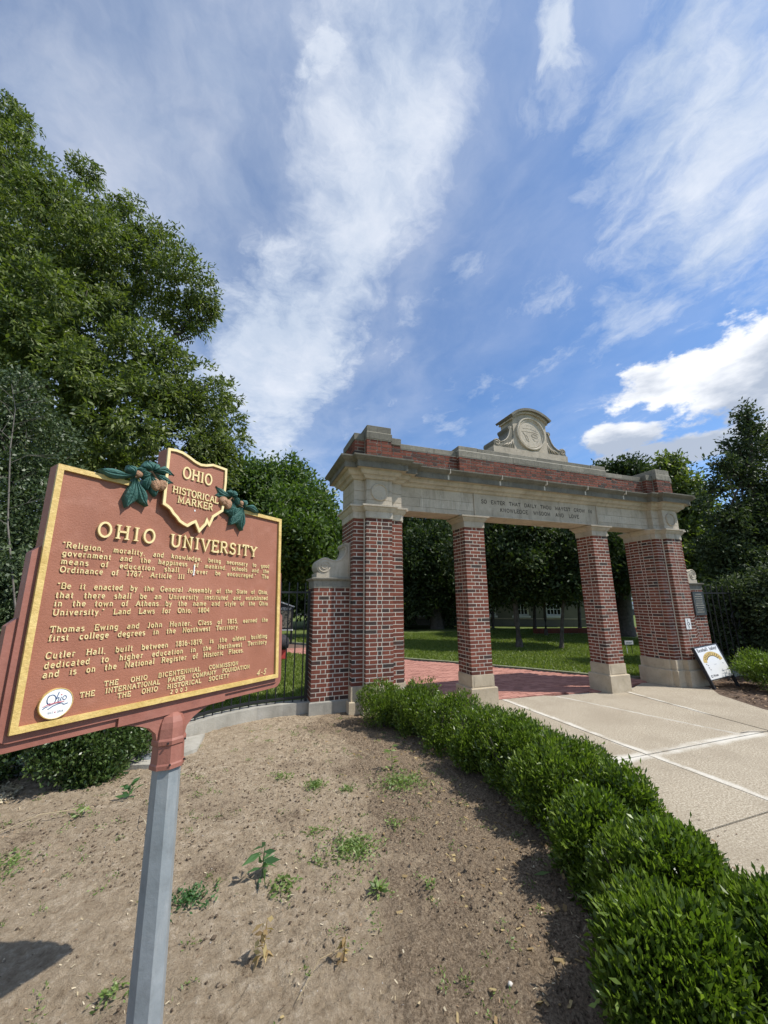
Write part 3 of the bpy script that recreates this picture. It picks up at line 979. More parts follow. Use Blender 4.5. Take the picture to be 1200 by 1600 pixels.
par = pcore(GATE, 'parapet', rect(XS1 + .002, YA, MIR - XS1 - .002, YAb), 4.14, 4.50)
SX0, SX1, YC = 3.75, MIR - 3.75, 6.06
pcore(par, 'parapet_core', rect(SX0, YC, SX1, YAb + .04), 4.141, 4.489)
for pl_ in (SP, mir(SP)):
    pcore(par, 'parapet_core', pl_, 4.142, 4.538)
PC = (4.51 - 4.147) / 6
kw = dict(ch=PC, jit=.004)
run(par, (XS1, YA), (SX0, YA), (0, -1), 4.147, 6, **kw)
run(par, (SX0, YC), (SX1, YC), (0, -1), 4.147, 6, start=.09, end=.09, ch=(4.49 - 4.147) / 6, jit=.004)
run(par, (SX1, YA), (MIR - XS1, YA), (0, -1), 4.147, 6, **kw)
run(par, (XS1, YAb), (MIR - XS1, YAb), (0, 1), 4.147, 6, vis=False, **kw)
for side in (0, 1):
    fx = (lambda x: x) if side == 0 else (lambda x: MIR - x)
    sx = 1 if side == 0 else -1
    z6 = dict(ch=(4.535 - 4.147) / 6, jit=.003)
    run(par, (fx(XP0), YP), (fx(XP1), YP), (0, -1), 4.147, 6, start=.088, end=.088, **z6)
    run(par, (fx(XS0), YS), (fx(XP0 - .011), YS), (0, -1), 4.147, 6, start='P', ch=(4.52 - 4.147) / 6)
    run(par, (fx(XP1 + .011), YS), (fx(XS1), YS), (0, -1), 4.147, 6, end=.10, ch=(4.52 - 4.147) / 6)
    run(par, (fx(XS0), YS), (fx(XS0), YSb), (-sx, 0), 4.147, 6, start='S', end='S', ch=(4.52 - 4.147) / 6, vis=side == 0)
    run(par, (fx(XS0), YSb), (fx(XS1), YSb), (0, 1), 4.147, 6, ch=(4.52 - 4.147) / 6, vis=False)


def coping(x0, x1, y0, y1, z0, z1, n):
    for i_ in range(n):
        a_ = x0 + (x1 - x0) * i_ / n; b_ = x0 + (x1 - x0) * (i_ + 1) / n
        e_ = random.uniform(-.003, .003)
        MB().sweep(rect(a_ + .002, y0 + e_, b_ - .002, y1), [(-.004, z0), (0, z0 + .004), (0, z1 - .006), (-.006, z1)]).obj('coping_stone', 'limestone_weathered', par)


coping(XS1 + .01, SX0 - .002, YA - .012, YAb + .012, 4.514, 4.613, 2)
coping(SX1 + .002, MIR - XS1 - .01, YA - .012, YAb + .012, 4.514, 4.613, 2)
coping(SX0 - .012, SX1 + .012, YC - .012, YAb + .055, 4.494, 4.617, 6)
coping(SX0 - .004, 4.17, YC - .004, YAb + .045, 4.623, 4.712, 1)
coping(4.174, SX1 - .42, YC + .002, YAb + .04, 4.623, 4.704, 4)
coping(SX1 - .416, SX1 + .004, YC - .004, YAb + .045, 4.623, 4.712, 1)
# light mortar beds that show between the copings
mb = MB()
mb.box(SX0 - .006, YC - .006, 4.6155, SX1 + .006, YAb + .045, 4.6245)
mb.box(SX0 - .002, YC - .003, 4.4815, SX1 + .002, YAb + .042, 4.4935)
mb.box(XS1, YA - .003, 4.503, SX0 - .02, YAb + .003, 4.5135); mb.box(SX1 + .02, YA - .003, 4.503, MIR - XS1, YAb + .003, 4.5135)
mb.obj('mortar_bed', 'mortar', par)
for side in (0, 1):
    f_ = (lambda a, b: (a, b)) if side == 0 else (lambda a, b: (MIR - b, MIR - a))
    a_, b_ = f_(XS0 - .012, XP0 - .012); coping(a_, b_, YS - .012, YSb + .01, 4.524, 4.652, 1)
    a_, b_ = f_(XP1 + .012, XS1 + .008); coping(a_, b_, YS - .012, YSb + .01, 4.524, 4.652, 1)
    a_, b_ = f_(XP0 - .010, XP1 + .010); coping(a_, b_, YP - .012, YPb + .012, 4.540, 4.664, 1)
    a_, b_ = f_(XP0 - .002, XP1 - .006); coping(a_, b_, YP - .004, YPb, 4.670, 4.790, 1)
    a_, b_ = f_(XP0, XP1 - .01); MB().box(a_, YP - .006, 4.6645, b_, YPb - .01, 4.6695).obj('mortar_bed', 'mortar', par); MB().box(a_, YP - .003, 4.530, b_, YPb - .01, 4.5395).obj('mortar_bed', 'mortar', par)

# crest tablet with medallion
TY0, TY1, TX = 6.20, 6.60, 5.635
tab = MB().box(TX - .99, TY0 - .03, 4.706, TX + .95, TY1 + .03, 4.885).obj('crest_tablet', 'limestone', GATE)
arc = [(TX + .44, 4.885)]
for i_ in range(0, 17):
    an = math.radians(52 + 76 * i_ / 16)
    arc.append((TX + .715 * math.cos(an), 5.05 + .715 * math.sin(an)))
arc.append((TX - .44, 4.885))
MB().extrude(arc[::1], lambda a, b: (a, TY1, b), lambda a, b: (a, TY0, b)).obj('tablet_body', 'limestone', tab)


def arcband(r0, r1, a0, a1, y0, y1, n=20, cz=5.05):
    o_ = [(TX + r1 * math.cos(math.radians(a0 + (a1 - a0) * i_ / n)), cz + r1 * math.sin(math.radians(a0 + (a1 - a0) * i_ / n))) for i_ in range(n + 1)]
    q_ = [(TX + r0 * math.cos(math.radians(a0 + (a1 - a0) * i_ / n)), cz + r0 * math.sin(math.radians(a0 + (a1 - a0) * i_ / n))) for i_ in range(n + 1)][::-1]
    mb = MB()
    mb.extrude(o_ + q_, lambda a, b: (a, y1, b), lambda a, b: (a, y0, b))
    return mb


arcband(.700, .745, 51, 129, TY0 - .045, TY1 + .03).obj('crest_moulding', 'limestone', tab)
arcband(.746, .800, 48, 132, TY0 - .10, TY1 + .06).obj('crest_cap', 'limestone_weathered', tab)
MB().box(TX - .48, TY0 - .03, 5.565, TX - .442, TY1 + .02, 5.60).obj('crest_moulding', 'limestone', tab)
MB().box(TX + .442, TY0 - .03, 5.565, TX + .48, TY1 + .02, 5.60).obj('crest_moulding', 'limestone', tab)
n = 56
prof = [(.375, TY0 + .002), (.375, TY0 - .035), (.365, TY0 - .048), (.350, TY0 - .050), (.338, TY0 - .040), (.330, TY0 - .022), (.318, TY0 - .020), (.312, TY0 - .028), (.300, TY0 - .028), (.295, TY0 - .016), (.10, TY0 - .014), (.001, TY0 - .014)]
vs = []
for r_, y_ in prof:
    vs += [(TX + r_ * math.cos(2 * math.pi * j / n), y_, 5.285 + r_ * math.sin(2 * math.pi * j / n)) for j in range(n)]
fs = [(i_ * n + j, i_ * n + (j + 1) % n, (i_ + 1) * n + (j + 1) % n, (i_ + 1) * n + j) for i_ in range(len(prof) - 1) for j in range(n)]
med = MB().add(vs, fs).obj('medallion', 'limestone', tab)
rel = MB()
Zc = 5.285


def rline(pts, r_):
    rel.tube([(TX + a_, TY0 - .013, Zc + b_) for a_, b_ in pts], r_ * .8, 6)


rline([(-.20, .10), (-.10, .125), (0, .12), (.10, .10), (.2, .07)], .007)
rline([(-.24, .03), (-.16, .05), (-.06, .045), (.06, .05), (.16, .03), (.23, .02)], .008)
rline([(-.20, .02), (-.15, -.03), (-.13, -.10), (-.10, -.16), (-.05, -.17)], .012)
rline([(-.13, -.03), (-.08, -.08), (-.07, -.15)], .009)
rline([(.02, -.02), (.08, .01), (.15, -.01), (.19, -.05), (.12, -.07), (.05, -.055), (.02, -.02)], .010)
rline([(.05, -.10), (.10, -.15), (.16, -.13)], .009)
rline([(-.22, -.05), (-.20, -.13), (-.14, -.2)], .006)
rline([(.22, -.04), (.2, -.12), (.14, -.19)], .006)
rline([(-.09, .18), (0, .20), (.10, .175)], .006)
rel.obj('relief', 'limestone', med, smooth=True)
for s_ in (-1, 1):
    out = [(.44, 5.0), (.955, 5.0), (.955, 5.04)]
    out += [(.865 + .085 * math.cos(math.radians(a_)), 5.095 + .085 * math.sin(math.radians(a_))) for a_ in range(-30, 150, 15)]
    out += [(.76, 5.135), (.68, 5.17), (.61, 5.23), (.56, 5.31), (.53, 5.40), (.545, 5.43)]
    out += [(.515 + .05 * math.cos(math.radians(a_)), 5.475 + .05 * math.sin(math.radians(a_))) for a_ in range(-40, 130, 20)]
    out += [(.44, 5.53)]
    o2 = [(TX + s_ * a_, b_ - .105) for a_, b_ in out]
    if s_ < 0: o2 = o2[::-1]
    scroll = MB().extrude(o2, lambda a, b: (a, TY1 - .02, b), lambda a, b: (a, TY0 + .01, b)).obj('scroll', 'limestone_weathered', tab)
    v_ = MB()
    pts = []
    for i_ in range(34):
        an = math.radians(20 + i_ * 18); r_ = .075 * (1 - i_ / 38)
        pts.append((TX + s_ * (.865 + r_ * math.cos(an)), TY0 + .008, 4.99 + r_ * math.sin(an)))
    v_.tube(pts, .010, 6)
    v_.tube([(TX + s_ * a_, TY0 + .008, b_ - .105) for a_, b_ in ((.79, 5.11), (.70, 5.145), (.625, 5.20), (.57, 5.28), (.535, 5.37), (.52, 5.44), (.50, 5.49), (.475, 5.48))], .012, 6)
    for e_, f2 in (((.74, 5.03), (.60, 5.11)), ((.66, 5.02), (.53, 5.14)), ((.58, 5.02), (.48, 5.20)), ((.50, 5.02), (.455, 5.26))):
        v_.tube([(TX + s_ * e_[0], TY0 + .008, e_[1] - .105), (TX + s_ * (e_[0] * .6 + f2[0] * .4 - .02), TY0 + .004, (e_[1] + f2[1]) / 2 - .105), (TX + s_ * f2[0], TY0 + .008, f2[1] - .105)], [.006, .017, .008], 6)
    v_.obj('acanthus', 'limestone', scroll, smooth=True)

# bricks: the 300 that show largest are parts, the rest one mass
BR.sort(key=lambda q: -q[2])
cache = {}
for par_o, b_, s_ in BR[:300]:
    dims = (round(b_[3] - b_[0], 3), round(b_[4] - b_[1], 3), round(b_[5] - b_[2], 4))
    if dims not in cache:
        h = [q / 2 for q in dims]
        cache[dims] = MB().box(-h[0], -h[1], -h[2], h[0], h[1], h[2]).mesh('brick', 'brick')
    link('brick', cache[dims], par_o, Matrix.Translation(((b_[0] + b_[3]) / 2, (b_[1] + b_[4]) / 2, (b_[2] + b_[5]) / 2)))
mb = MB()
for par_o, b_, s_ in BR[300:]:
    mb.box(*b_)
mb.obj('brickwork', 'brick', GATE, kind='stuff')

# ------------------------------------------------------------------ lettering
def A_(cx, cy, rx, ry, a0, a1, n=9):
    return [(cx + rx * math.cos(math.radians(a0 + (a1 - a0) * i / n)), cy + ry * math.sin(math.radians(a0 + (a1 - a0) * i / n))) for i in range(n + 1)]


# glyph: (advance width, strokes, serif points (x, y[, half width]))
G = {}
G['A'] = (.82, [[(.06, 0), (.41, 1)], [(.41, 1), (.76, 0)], [(.19, .34), (.63, .34)]], [(.06, 0), (.76, 0)])
G['B'] = (.72, [[(.12, 0), (.12, 1)], [(.12, 1), (.38, 1)] + A_(.40, .76, .22, .24, 80, -90) + [(.12, .52)], [(.12, .52), (.40, .52)] + A_(.42, .26, .24, .26, 80, -90) + [(.12, 0)]], [(.08, 0, .08), (.08, 1, .08)])
G['C'] = (.78, [A_(.42, .5, .34, .5, 40, 320, 16), [(.68, .98), (.68, .72)], [(.68, .02), (.68, .2)]], [])
G['D'] = (.8, [[(.12, 0), (.12, 1)], [(.12, 1), (.34, 1)] + A_(.36, .5, .36, .5, 85, -85, 12) + [(.12, 0)]], [(.08, 0, .08), (.08, 1, .08)])
G['E'] = (.68, [[(.12, 0), (.12, 1)], [(.12, 1), (.60, 1), (.60, .82)], [(.12, .52), (.46, .52)], [(.46, .62), (.46, .42)], [(.12, 0), (.64, 0), (.64, .2)]], [(.06, 0, .08), (.06, 1, .08)])
G['F'] = (.64, [[(.12, 0), (.12, 1)], [(.12, 1), (.60, 1), (.60, .82)], [(.12, .52), (.46, .52)], [(.46, .62), (.46, .42)]], [(.12, 0), (.06, 1, .08)])
G['G'] = (.84, [A_(.42, .5, .34, .5, 45, 330, 16), [(.70, .05), (.70, .42)], [(.68, .98), (.68, .75)]], [(.70, .42, .12)])
G['H'] = (.84, [[(.14, 0), (.14, 1)], [(.70, 0), (.70, 1)], [(.14, .52), (.70, .52)]], [(.14, 0), (.14, 1), (.70, 0), (.70, 1)])
G['I'] = (.38, [[(.19, 0), (.19, 1)]], [(.19, 0), (.19, 1)])
G['J'] = (.5, [[(.32, 1), (.32, .2)] + A_(.18, .2, .14, .2, 0, -150, 7)], [(.32, 1)])
G['K'] = (.8, [[(.14, 0), (.14, 1)], [(.14, .4), (.64, 1)], [(.30, .58), (.68, 0)]], [(.14, 0), (.14, 1), (.64, 1), (.68, 0)])
G['L'] = (.66, [[(.14, 1), (.14, 0), (.62, 0), (.62, .22)]], [(.14, 1), (.08, 0, .08)])
G['M'] = (.96, [[(.14, 0), (.14, 1), (.48, .18), (.82, 1), (.82, 0)]], [(.14, 0), (.82, 0), (.10, 1, .08), (.86, 1, .08)])
G['N'] = (.86, [[(.14, 0), (.14, 1), (.70, 0), (.70, 1)]], [(.14, 0), (.70, 1), (.10, 1, .08)])
G['O'] = (.84, [A_(.42, .5, .35, .5, 0, 360, 20)], [])
G['P'] = (.70, [[(.12, 0), (.12, 1)], [(.12, 1), (.38, 1)] + A_(.40, .74, .24, .26, 80, -90) + [(.12, .48)]], [(.12, 0), (.06, 1, .08)])
G['R'] = (.78, [[(.12, 0), (.12, 1)], [(.12, 1), (.38, 1)] + A_(.40, .75, .22, .25, 80, -90) + [(.12, .5)], [(.38, .5), (.68, 0)]], [(.12, 0), (.06, 1, .08), (.70, 0, .1)])
G['S'] = (.66, [A_(.33, .76, .23, .24, 35, 270, 10) + A_(.33, .26, .25, .26, 90, -145, 10), [(.56, .98), (.56, .78)], [(.08, .02), (.08, .24)]], [])
G['T'] = (.74, [[(.37, 0), (.37, 1)], [(.06, .8), (.06, 1), (.68, 1), (.68, .8)]], [(.37, 0)])
G['U'] = (.84, [[(.14, 1), (.14, .3)] + A_(.42, .3, .28, .3, 180, 360, 9) + [(.70, 1)]], [(.14, 1), (.70, 1)])
G['V'] = (.82, [[(.08, 1), (.41, 0), (.74, 1)]], [(.08, 1), (.74, 1)])
G['W'] = (1.1, [[(.08, 1), (.32, 0), (.55, .9), (.78, 0), (1.02, 1)]], [(.08, 1), (1.02, 1)])
G['Y'] = (.8, [[(.08, 1), (.40, .5), (.72, 1)], [(.40, .5), (.40, 0)]], [(.08, 1), (.72, 1), (.40, 0)])
XH = .66
G['a'] = (.60, [A_(.27, .19, .19, .19, 0, 360, 10), [(.46, 0), (.46, .46)] + A_(.29, .48, .17, .18, 0, 150, 6)], [(.50, 0, .06)])
G['b'] = (.62, [[(.14, 1), (.14, 0)], A_(.34, .32, .22, .33, 0, 360, 12)], [(.08, 1, .07)])
G['c'] = (.56, [A_(.30, .33, .22, .33, 50, 320, 10)], [])
G['d'] = (.64, [[(.48, 1), (.48, 0)], A_(.28, .32, .21, .33, 0, 360, 12)], [(.42, 1, .07), (.53, 0, .07)])
G['e'] = (.58, [[(.08, .36), (.50, .36)] + A_(.29, .34, .21, .32, 5, 320, 12)], [])
G['f'] = (.42, [[(.18, 0), (.18, .78)] + A_(.31, .80, .13, .18, 180, 60, 5), [(.04, .62), (.36, .62)]], [(.18, 0)])
G['g'] = (.62, [A_(.28, .34, .20, .30, 0, 360, 12), [(.48, .66), (.48, -.05)] + A_(.28, -.06, .20, .20, 0, -150, 7)], [(.53, .66, .06)])
G['h'] = (.66, [[(.14, 1), (.14, 0)], [(.14, .40)] + A_(.32, .42, .18, .24, 160, 0, 7) + [(.50, 0)]], [(.08, 1, .07), (.14, 0, .1), (.50, 0, .1)])
G['i'] = (.34, [[(.06, .66), (.17, .66), (.17, 0)], [(.17, .86), (.17, .94)]], [(.17, 0)])
G['k'] = (.64, [[(.14, 1), (.14, 0)], [(.14, .28), (.48, .66)], [(.26, .40), (.52, 0)]], [(.08, 1, .07), (.14, 0, .1), (.48, .66, .1), (.52, 0, .1)])
G['l'] = (.34, [[(.06, 1), (.17, 1), (.17, 0)]], [(.17, 0)])
G['m'] = (.94, [[(.06, .66), (.14, .66), (.14, 0)], [(.14, .44)] + A_(.29, .44, .15, .22, 160, 0, 6) + [(.46, 0)], [(.46, .44)] + A_(.62, .44, .16, .22, 160, 0, 6) + [(.78, 0)]], [(.14, 0, .09), (.46, 0, .09), (.80, 0, .09)])
G['n'] = (.66, [[(.06, .66), (.14, .66), (.14, 0)], [(.14, .42)] + A_(.32, .44, .18, .22, 160, 0, 7) + [(.50, 0)]], [(.14, 0, .1), (.50, 0, .1)])
G['o'] = (.60, [A_(.30, .33, .22, .33, 0, 360, 14)], [])
G['p'] = (.64, [[(.06, .66), (.14, .66), (.14, -.28)], A_(.34, .33, .21, .33, 0, 360, 12)], [(.14, -.28)])
G['q'] = (.64, [[(.48, .66), (.48, -.28)], A_(.28, .33, .21, .33, 0, 360, 12)], [(.48, -.28)])
G['r'] = (.50, [[(.06, .66), (.16, .66), (.16, 0)], [(.16, .42)] + A_(.32, .46, .15, .2, 160, 40, 5)], [(.16, 0, .12)])
G['s'] = (.50, [A_(.25, .50, .17, .16, 30, 270, 8) + A_(.25, .17, .18, .17, 90, -150, 8)], [])
G['t'] = (.42, [[(.18, .92), (.18, .16)] + A_(.30, .15, .12, .15, 180, 300, 5), [(.04, .64), (.36, .64)]], [])
G['u'] = (.66, [[(.08, .66), (.14, .66), (.14, .22)] + A_(.31, .22, .17, .22, 180, 360, 7) + [(.48, .66)], [(.48, .3), (.48, 0), (.56, 0)]], [])
G['v'] = (.60, [[(.10, .66), (.30, 0), (.50, .66)]], [(.10, .66, .09), (.50, .66, .09)])
G['w'] = (.86, [[(.08, .66), (.25, 0), (.43, .6), (.61, 0), (.78, .66)]], [(.08, .66, .08), (.78, .66, .08)])
G['y'] = (.60, [[(.10, .66), (.31, .02)], [(.50, .66), (.24, -.24), (.12, -.26)]], [(.10, .66, .09), (.50, .66, .09)])
G['0'] = (.62, [A_(.31, .5, .23, .5, 0, 360, 14)], [])
G['1'] = (.46, [[(.10, .8), (.24, 1), (.24, 0)]], [(.24, 0)])
G['2'] = (.62, [A_(.31, .74, .22, .26, 170, -30, 8) + [(.08, 0), (.56, 0)]], [])
G['3'] = (.60, [A_(.28, .76, .20, .24, 140, -90, 8) + A_(.28, .27, .23, .27, 90, -150, 9)], [])
G['4'] = (.64, [[(.44, 0), (.44, 1), (.06, .30), (.60, .30)]], [])
G['5'] = (.60, [[(.52, 1), (.14, 1), (.12, .56)] + A_(.29, .32, .23, .31, 120, -150, 9)], [])
G['6'] = (.60, [A_(.30, .30, .22, .30, 0, 360, 12), [(.08, .34)] + A_(.42, .40, .34, .60, 170, 100, 5)], [])
G['7'] = (.58, [[(.08, .85), (.08, 1), (.54, 1), (.22, 0)]], [])
G['8'] = (.60, [A_(.30, .77, .18, .23, 0, 360, 12), A_(.30, .27, .22, .27, 0, 360, 12)], [])
G['9'] = (.60, [A_(.30, .70, .22, .30, 0, 360, 12), [(.52, .68)] + A_(.20, .60, .32, .60, 0, -75, 5)], [])
G['.'] = (.26, [[(.10, .03), (.17, .03)]], [])
G[','] = (.26, [[(.15, .05), (.10, -.14)]], [])
G['-'] = (.44, [[(.08, .42), (.36, .42)]], [])
G['!'] = (.26, [[(.13, 1), (.13, .3)], [(.13, .08), (.13, 0)]], [])
G['"'] = (.40, [[(.12, 1), (.10, .78)], [(.26, 1), (.24, .78)]], [])
G["'"] = (.22, [[(.12, 1), (.10, .78)]], [])


def ribbon(mb, pts, w, fn, z0, z1, closed=False):
    """a raised flat band of width w along 2-D pts; fn(a, b, h) -> 3-D"""
    n = len(pts)
    if n < 2: return
    L_, R_ = [], []
    for i_, p in enumerate(pts):
        if closed:
            a = pts[i_ - 1]; b = pts[(i_ + 1) % n]
        else:
            a = pts[max(0, i_ - 1)]; b = pts[min(n - 1, i_ + 1)]

        def un(u, v):
            dx_, dy_ = v[0] - u[0], v[1] - u[1]; l = math.hypot(dx_, dy_)
            return (dx_ / l, dy_ / l) if l > 1e-9 else None
        d1, d2 = un(a, p), un(p, b)
        if d1 is None: d1 = d2
        if d2 is None: d2 = d1
        mx_, my_ = -(d1[1] + d2[1]), (d1[0] + d2[0])
        l = math.hypot(mx_, my_)
        if l < 1e-6: mx_, my_, l = -d1[1], d1[0], 1
        mx_ /= l; my_ /= l
        c_ = max(.5, mx_ * -d1[1] + my_ * d1[0])
        h = w / 2 / c_
        L_.append((p[0] + mx_ * h, p[1] + my_ * h)); R_.append((p[0] - mx_ * h, p[1] - my_ * h))
    vs = [fn(a, b, z1) for a, b in L_] + [fn(a, b, z1) for a, b in R_] + [fn(a, b, z0) for a, b in L_] + [fn(a, b, z0) for a, b in R_]
    fs = []
    m = n if closed else n - 1
    for i_ in range(m):
        j = (i_ + 1) % n
        fs.append((n + i_, n + j, j, i_))
        fs.append((i_, j, 2 * n + j, 2 * n + i_))
        fs.append((n + j, n + i_, 3 * n + i_, 3 * n + j))
    if not closed:
        fs.append((0, 2 * n, 3 * n, n)); fs.append((n - 1, 2 * n - 1, 4 * n - 1, 3 * n - 1))
    mb.add(vs, fs)


def text(mb, s, a0, a1, base, cap, fn, z0, z1, wt_=.15, serif=True, sw=None, xs=1.0, slant=0.0, word=.75, align='fill', sink=None):
    """lay s between a0 and a1; word gaps take most of the slack, as in cast-metal justification"""
    gap = .10
    nat = 0.; ns = s.count(' '); nl = len(s) - 1
    for ch in s:
        nat += (word if ch == ' ' else G[ch][0]) * xs * cap
    nat += gap * cap * nl
    slack = (a1 - a0) - nat
    if slack < 0:
        f_ = (a1 - a0) / nat; eg = 0; ew = 0
    else:
        f_ = 1
        f_ = min(1.08, 1 + .25 * slack / nat)
        slack = (a1 - a0) - nat * f_
        ew = slack * (.6 if ns else 0) / max(ns, 1); eg = (slack - ew * ns) / max(nl, 1)
    x = a0
    for ch in s:
        if ch == ' ':
            x += word * xs * cap * f_ + gap * cap * f_ + ew + eg
            continue
        adv, strokes, ser = G[ch]
        def tr(p):
            return (x + (p[0] * xs * f_ + p[1] * slant) * cap, base + p[1] * cap)
        if sink: mb = MB()
        w = wt_ * cap
        zz_ = z1 + random.uniform(-.0003, .0003)
        for st in strokes:
            cl = len(st) > 5 and math.hypot(st[0][0] - st[-1][0], st[0][1] - st[-1][1]) < 1e-6
            q = [tr(p) for p in (st[:-1] if cl else st)]
            ribbon(mb, q, w, fn, z0, zz_, cl)
        if serif:
            for e in ser:
                hw = e[2] if len(e) > 2 else .15
                yy = e[1] + (.035 if e[1] < .05 else -.035)
                ribbon(mb, [tr((e[0] - hw, yy)), tr((e[0] + hw, yy))], w * .55, fn, z0, zz_ - .0002)
        if sink: sink(mb)
        x += adv * xs * cap * f_ + gap * cap * f_ + eg


def lettering(parent, fn, mat, lines, wt_=.15, z0=0, z1=.003, mw=None, single=False, **kw):
    for (s, a0, a1, base, cap) in lines:
        mb = MB()
        text(mb, s, a0, a1, base, cap, fn, z0, z1, wt_, sink=(lambda m_: m_.obj('letter', mat, parent, mw)) if (cap >= .045 and single) else None, **kw)
        if cap >= .045 and single:
            continue
        mb.obj('lettering', mat, parent, mw, kind='stuff')


fn = lambda a, b, h: (a, YA - .006 - h, b)
lettering(pan, fn, 'inscription', [("SO ENTER THAT DAILY THOU MAYEST GROW IN", 4.235, 7.055, 3.620, .072), ("KNOWLEDGE WISDOM AND LOVE", 4.66, 6.66, 3.478, .072)], wt_=.18, z0=0, z1=.0015, word=.6, serif=False)

# plates on the right pier
pm_ = MB().box(9.11, YP - .010, 1.150, 9.27, YP - .002, 1.375).obj('access_sign', 'white_enamel')
tag(pm_, 'small white wheelchair access sign on the right pier of the gateway', 'sign')
wh = MB()
f2 = lambda a, b, h: (9.19 + a, YP - .010 - h, 1.285 + b)
ribbon(wh, A_(-.004, -.018, .030, .030, 110, 380, 14), .009, f2, 0, .002)
ribbon(wh, [(-.012, .040), (-.008, .006), (.022, .006), (.036, -.034), (.05, -.030)], .010, f2, 0, .002)
ribbon(wh, A_(-.014, .060, .006, .006, 0, 360, 8)[:-1], .010, f2, 0, .002, True)
wh.obj('wheelchair_symbol', 'black_ink', pm_)
ar = MB()
ribbon(ar, [(0, -.115), (0, -.075)], .012, f2, 0, .002)
ribbon(ar, [(-.014, -.088), (0, -.070), (.014, -.088)], .009, f2, 0, .002)
ar.obj('arrow', 'black_ink', pm_)
pl0 = MB()
pl0.box(9.86, WY0 - .030, 1.44, 10.20, WY0 - .002, 1.945)
pq = pl0.obj('bronze_plaque', 'bronze')
tag(pq, 'dark bronze plaque with rows of lettering on the right wing pier', 'plaque')
mb = MB(); mb.box(9.845, WY0 - .036, 1.425, 9.86, WY0 - .002, 1.96); mb.box(10.20, WY0 - .036, 1.425, 10.215, WY0 - .002, 1.96)
mb.box(9.86, WY0 - .036, 1.425, 10.20, WY0 - .002, 1.44); mb.box(9.86, WY0 - .036, 1.945, 10.20, WY0 - .002, 1.96)
mb.obj('plaque_rim', 'bronze', pq)
mb = MB()
for i_ in range(9):      # cast lines too small to read
    w_ = random.uniform(.09, .145)
    x_ = 10.03 - w_
    while x_ < 10.03 + w_ - .015:
        l_ = random.uniform(.012, .035)
        mb.box(x_, WY0 - .034, 1.885 - i_ * .05, x_ + l_, WY0 - .0305, 1.905 - i_ * .05)
        x_ += l_ + .008
mb.obj('raised_text', 'old_concrete', pq, kind='stuff')

# ------------------------------------------------------------------ historical marker
e1 = Vector((.7712, .6365, -.0101)); e2 = Vector((-.0272, .0488, .9984)); e3 = e1.cross(e2).normalized()
MO = Vector((-.6094, 1.5395, 1.4195))
MM = Matrix(((e1.x, e2.x, e3.x, MO.x), (e1.y, e2.y, e3.y, MO.y), (e1.z, e2.z, e3.z, MO.z), (0, 0, 0, 1)))
foot = MO + e1 * .512 + e2 * (-1.30)
MARK = empty('historical_marker', foot, label='terracotta red historical marker board with gold lettering on a grey eight sided post', cat='historical marker')


def mobj(mb, name, mat, parent=None, smooth=False, **kw):
    return mb.obj(name, mat, parent or MARK, MM, smooth=smooth, **kw)


def mplate(poly, w0, w1):
    return MB().extrude(poly, lambda a, b: (a, b, w0), lambda a, b: (a, b, w1))


def rounded(x0, y0, x1, y1, rb, ct):
    """rectangle with rounded bottom corners and clipped top corners"""
    return A_(x0 + rb, y0 + rb, rb, rb, 180, 270, 5) + A_(x1 - rb, y0 + rb, rb, rb, 270, 360, 5) + [(x1, y1 - ct), (x1 - ct, y1), (x0 + ct, y1), (x0, y1 - ct)]


MW_, MH_ = 1.063, .853
body = mplate([(0, 0), (MW_, 0), (MW_, MH_), (0, MH_)], -.062, -.008)
board = mobj(body, 'board', 'marker_red')
mobj(mplate(rounded(-.022, -.024, MW_ + .022, .565, .03, .022), -.060, -.0135), 'board_frame', 'marker_red_smooth', board)
mobj(mplate(rounded(-.046, -.050, MW_ + .046, .335, .045, .024), -.058, -.0230), 'board_frame', 'marker_red_smooth', board)
gb = MB()
bw_ = .0185
for (a0, b0, a1, b1) in ((0, 0, bw_, MH_), (MW_ - bw_, 0, MW_, MH_), (bw_, 0, MW_ - bw_, bw_)):
    gb.box(a0, b0, -.0078, a1, b1, .003)
gb.box(bw_, MH_ - bw_, -.0078, .245, MH_, .003)
gb.box(.785, MH_ - bw_, -.0078, MW_ - bw_, MH_, .003)
mobj(gb, 'gold_border', 'gold_paint', board)
# state outline
OH = [(.3645, .784), (.363, 1.040), (.395, 1.046), (.427, 1.045), (.463, 1.034), (.492, 1.022), (.522, 1.016), (.552, 1.022), (.587, 1.036), (.625, 1.036), (.665, 1.035), (.6665, .968), (.663, .90), (.660, .838), (.657, .814), (.640, .800), (.623, .786), (.607, .773), (.600, .752), (.590, .729), (.584, .737), (.576, .752), (.570, .729), (.556, .712), (.541, .692), (.530, .712), (.518, .733), (.500, .722), (.480, .706), (.462, .712), (.443, .721), (.428, .737), (.412, .749), (.396, .768), (.380, .778)]
OHc = OH[::-1]
plate = mobj(mplate(OHc, -.055, .012), 'state_plate', 'marker_red', board)
ins = MB()
cxo, cyo = .515, .885
inner = [(cxo + (a - cxo) * .968, cyo + (b - cyo) * .972) for a, b in OH]
ribbon(ins, inner, .0115, lambda a, b, h: (a, b, h), .0125, .020, True)
mobj(ins, 'gold_outline', 'letter_gold', plate)
fm = lambda a, b, h: (a, b, h)
lettering(plate, fm, 'letter_gold', [("OHIO", .440, .588, .927, .052), ("HISTORICAL", .401, .629, .8470, .0305), ("MARKER", .428, .602, .8065, .0305)], z0=.0122, z1=.0175, mw=MM, wt_=.14, single=True)
lettering(board, fm, 'letter_gold', [("OHIO", .148, .358, .6175, .0540), ("UNIVERSITY", .424, .892, .6150, .0530)], z0=-.0078, z1=.002, mw=MM, wt_=.135, single=True)
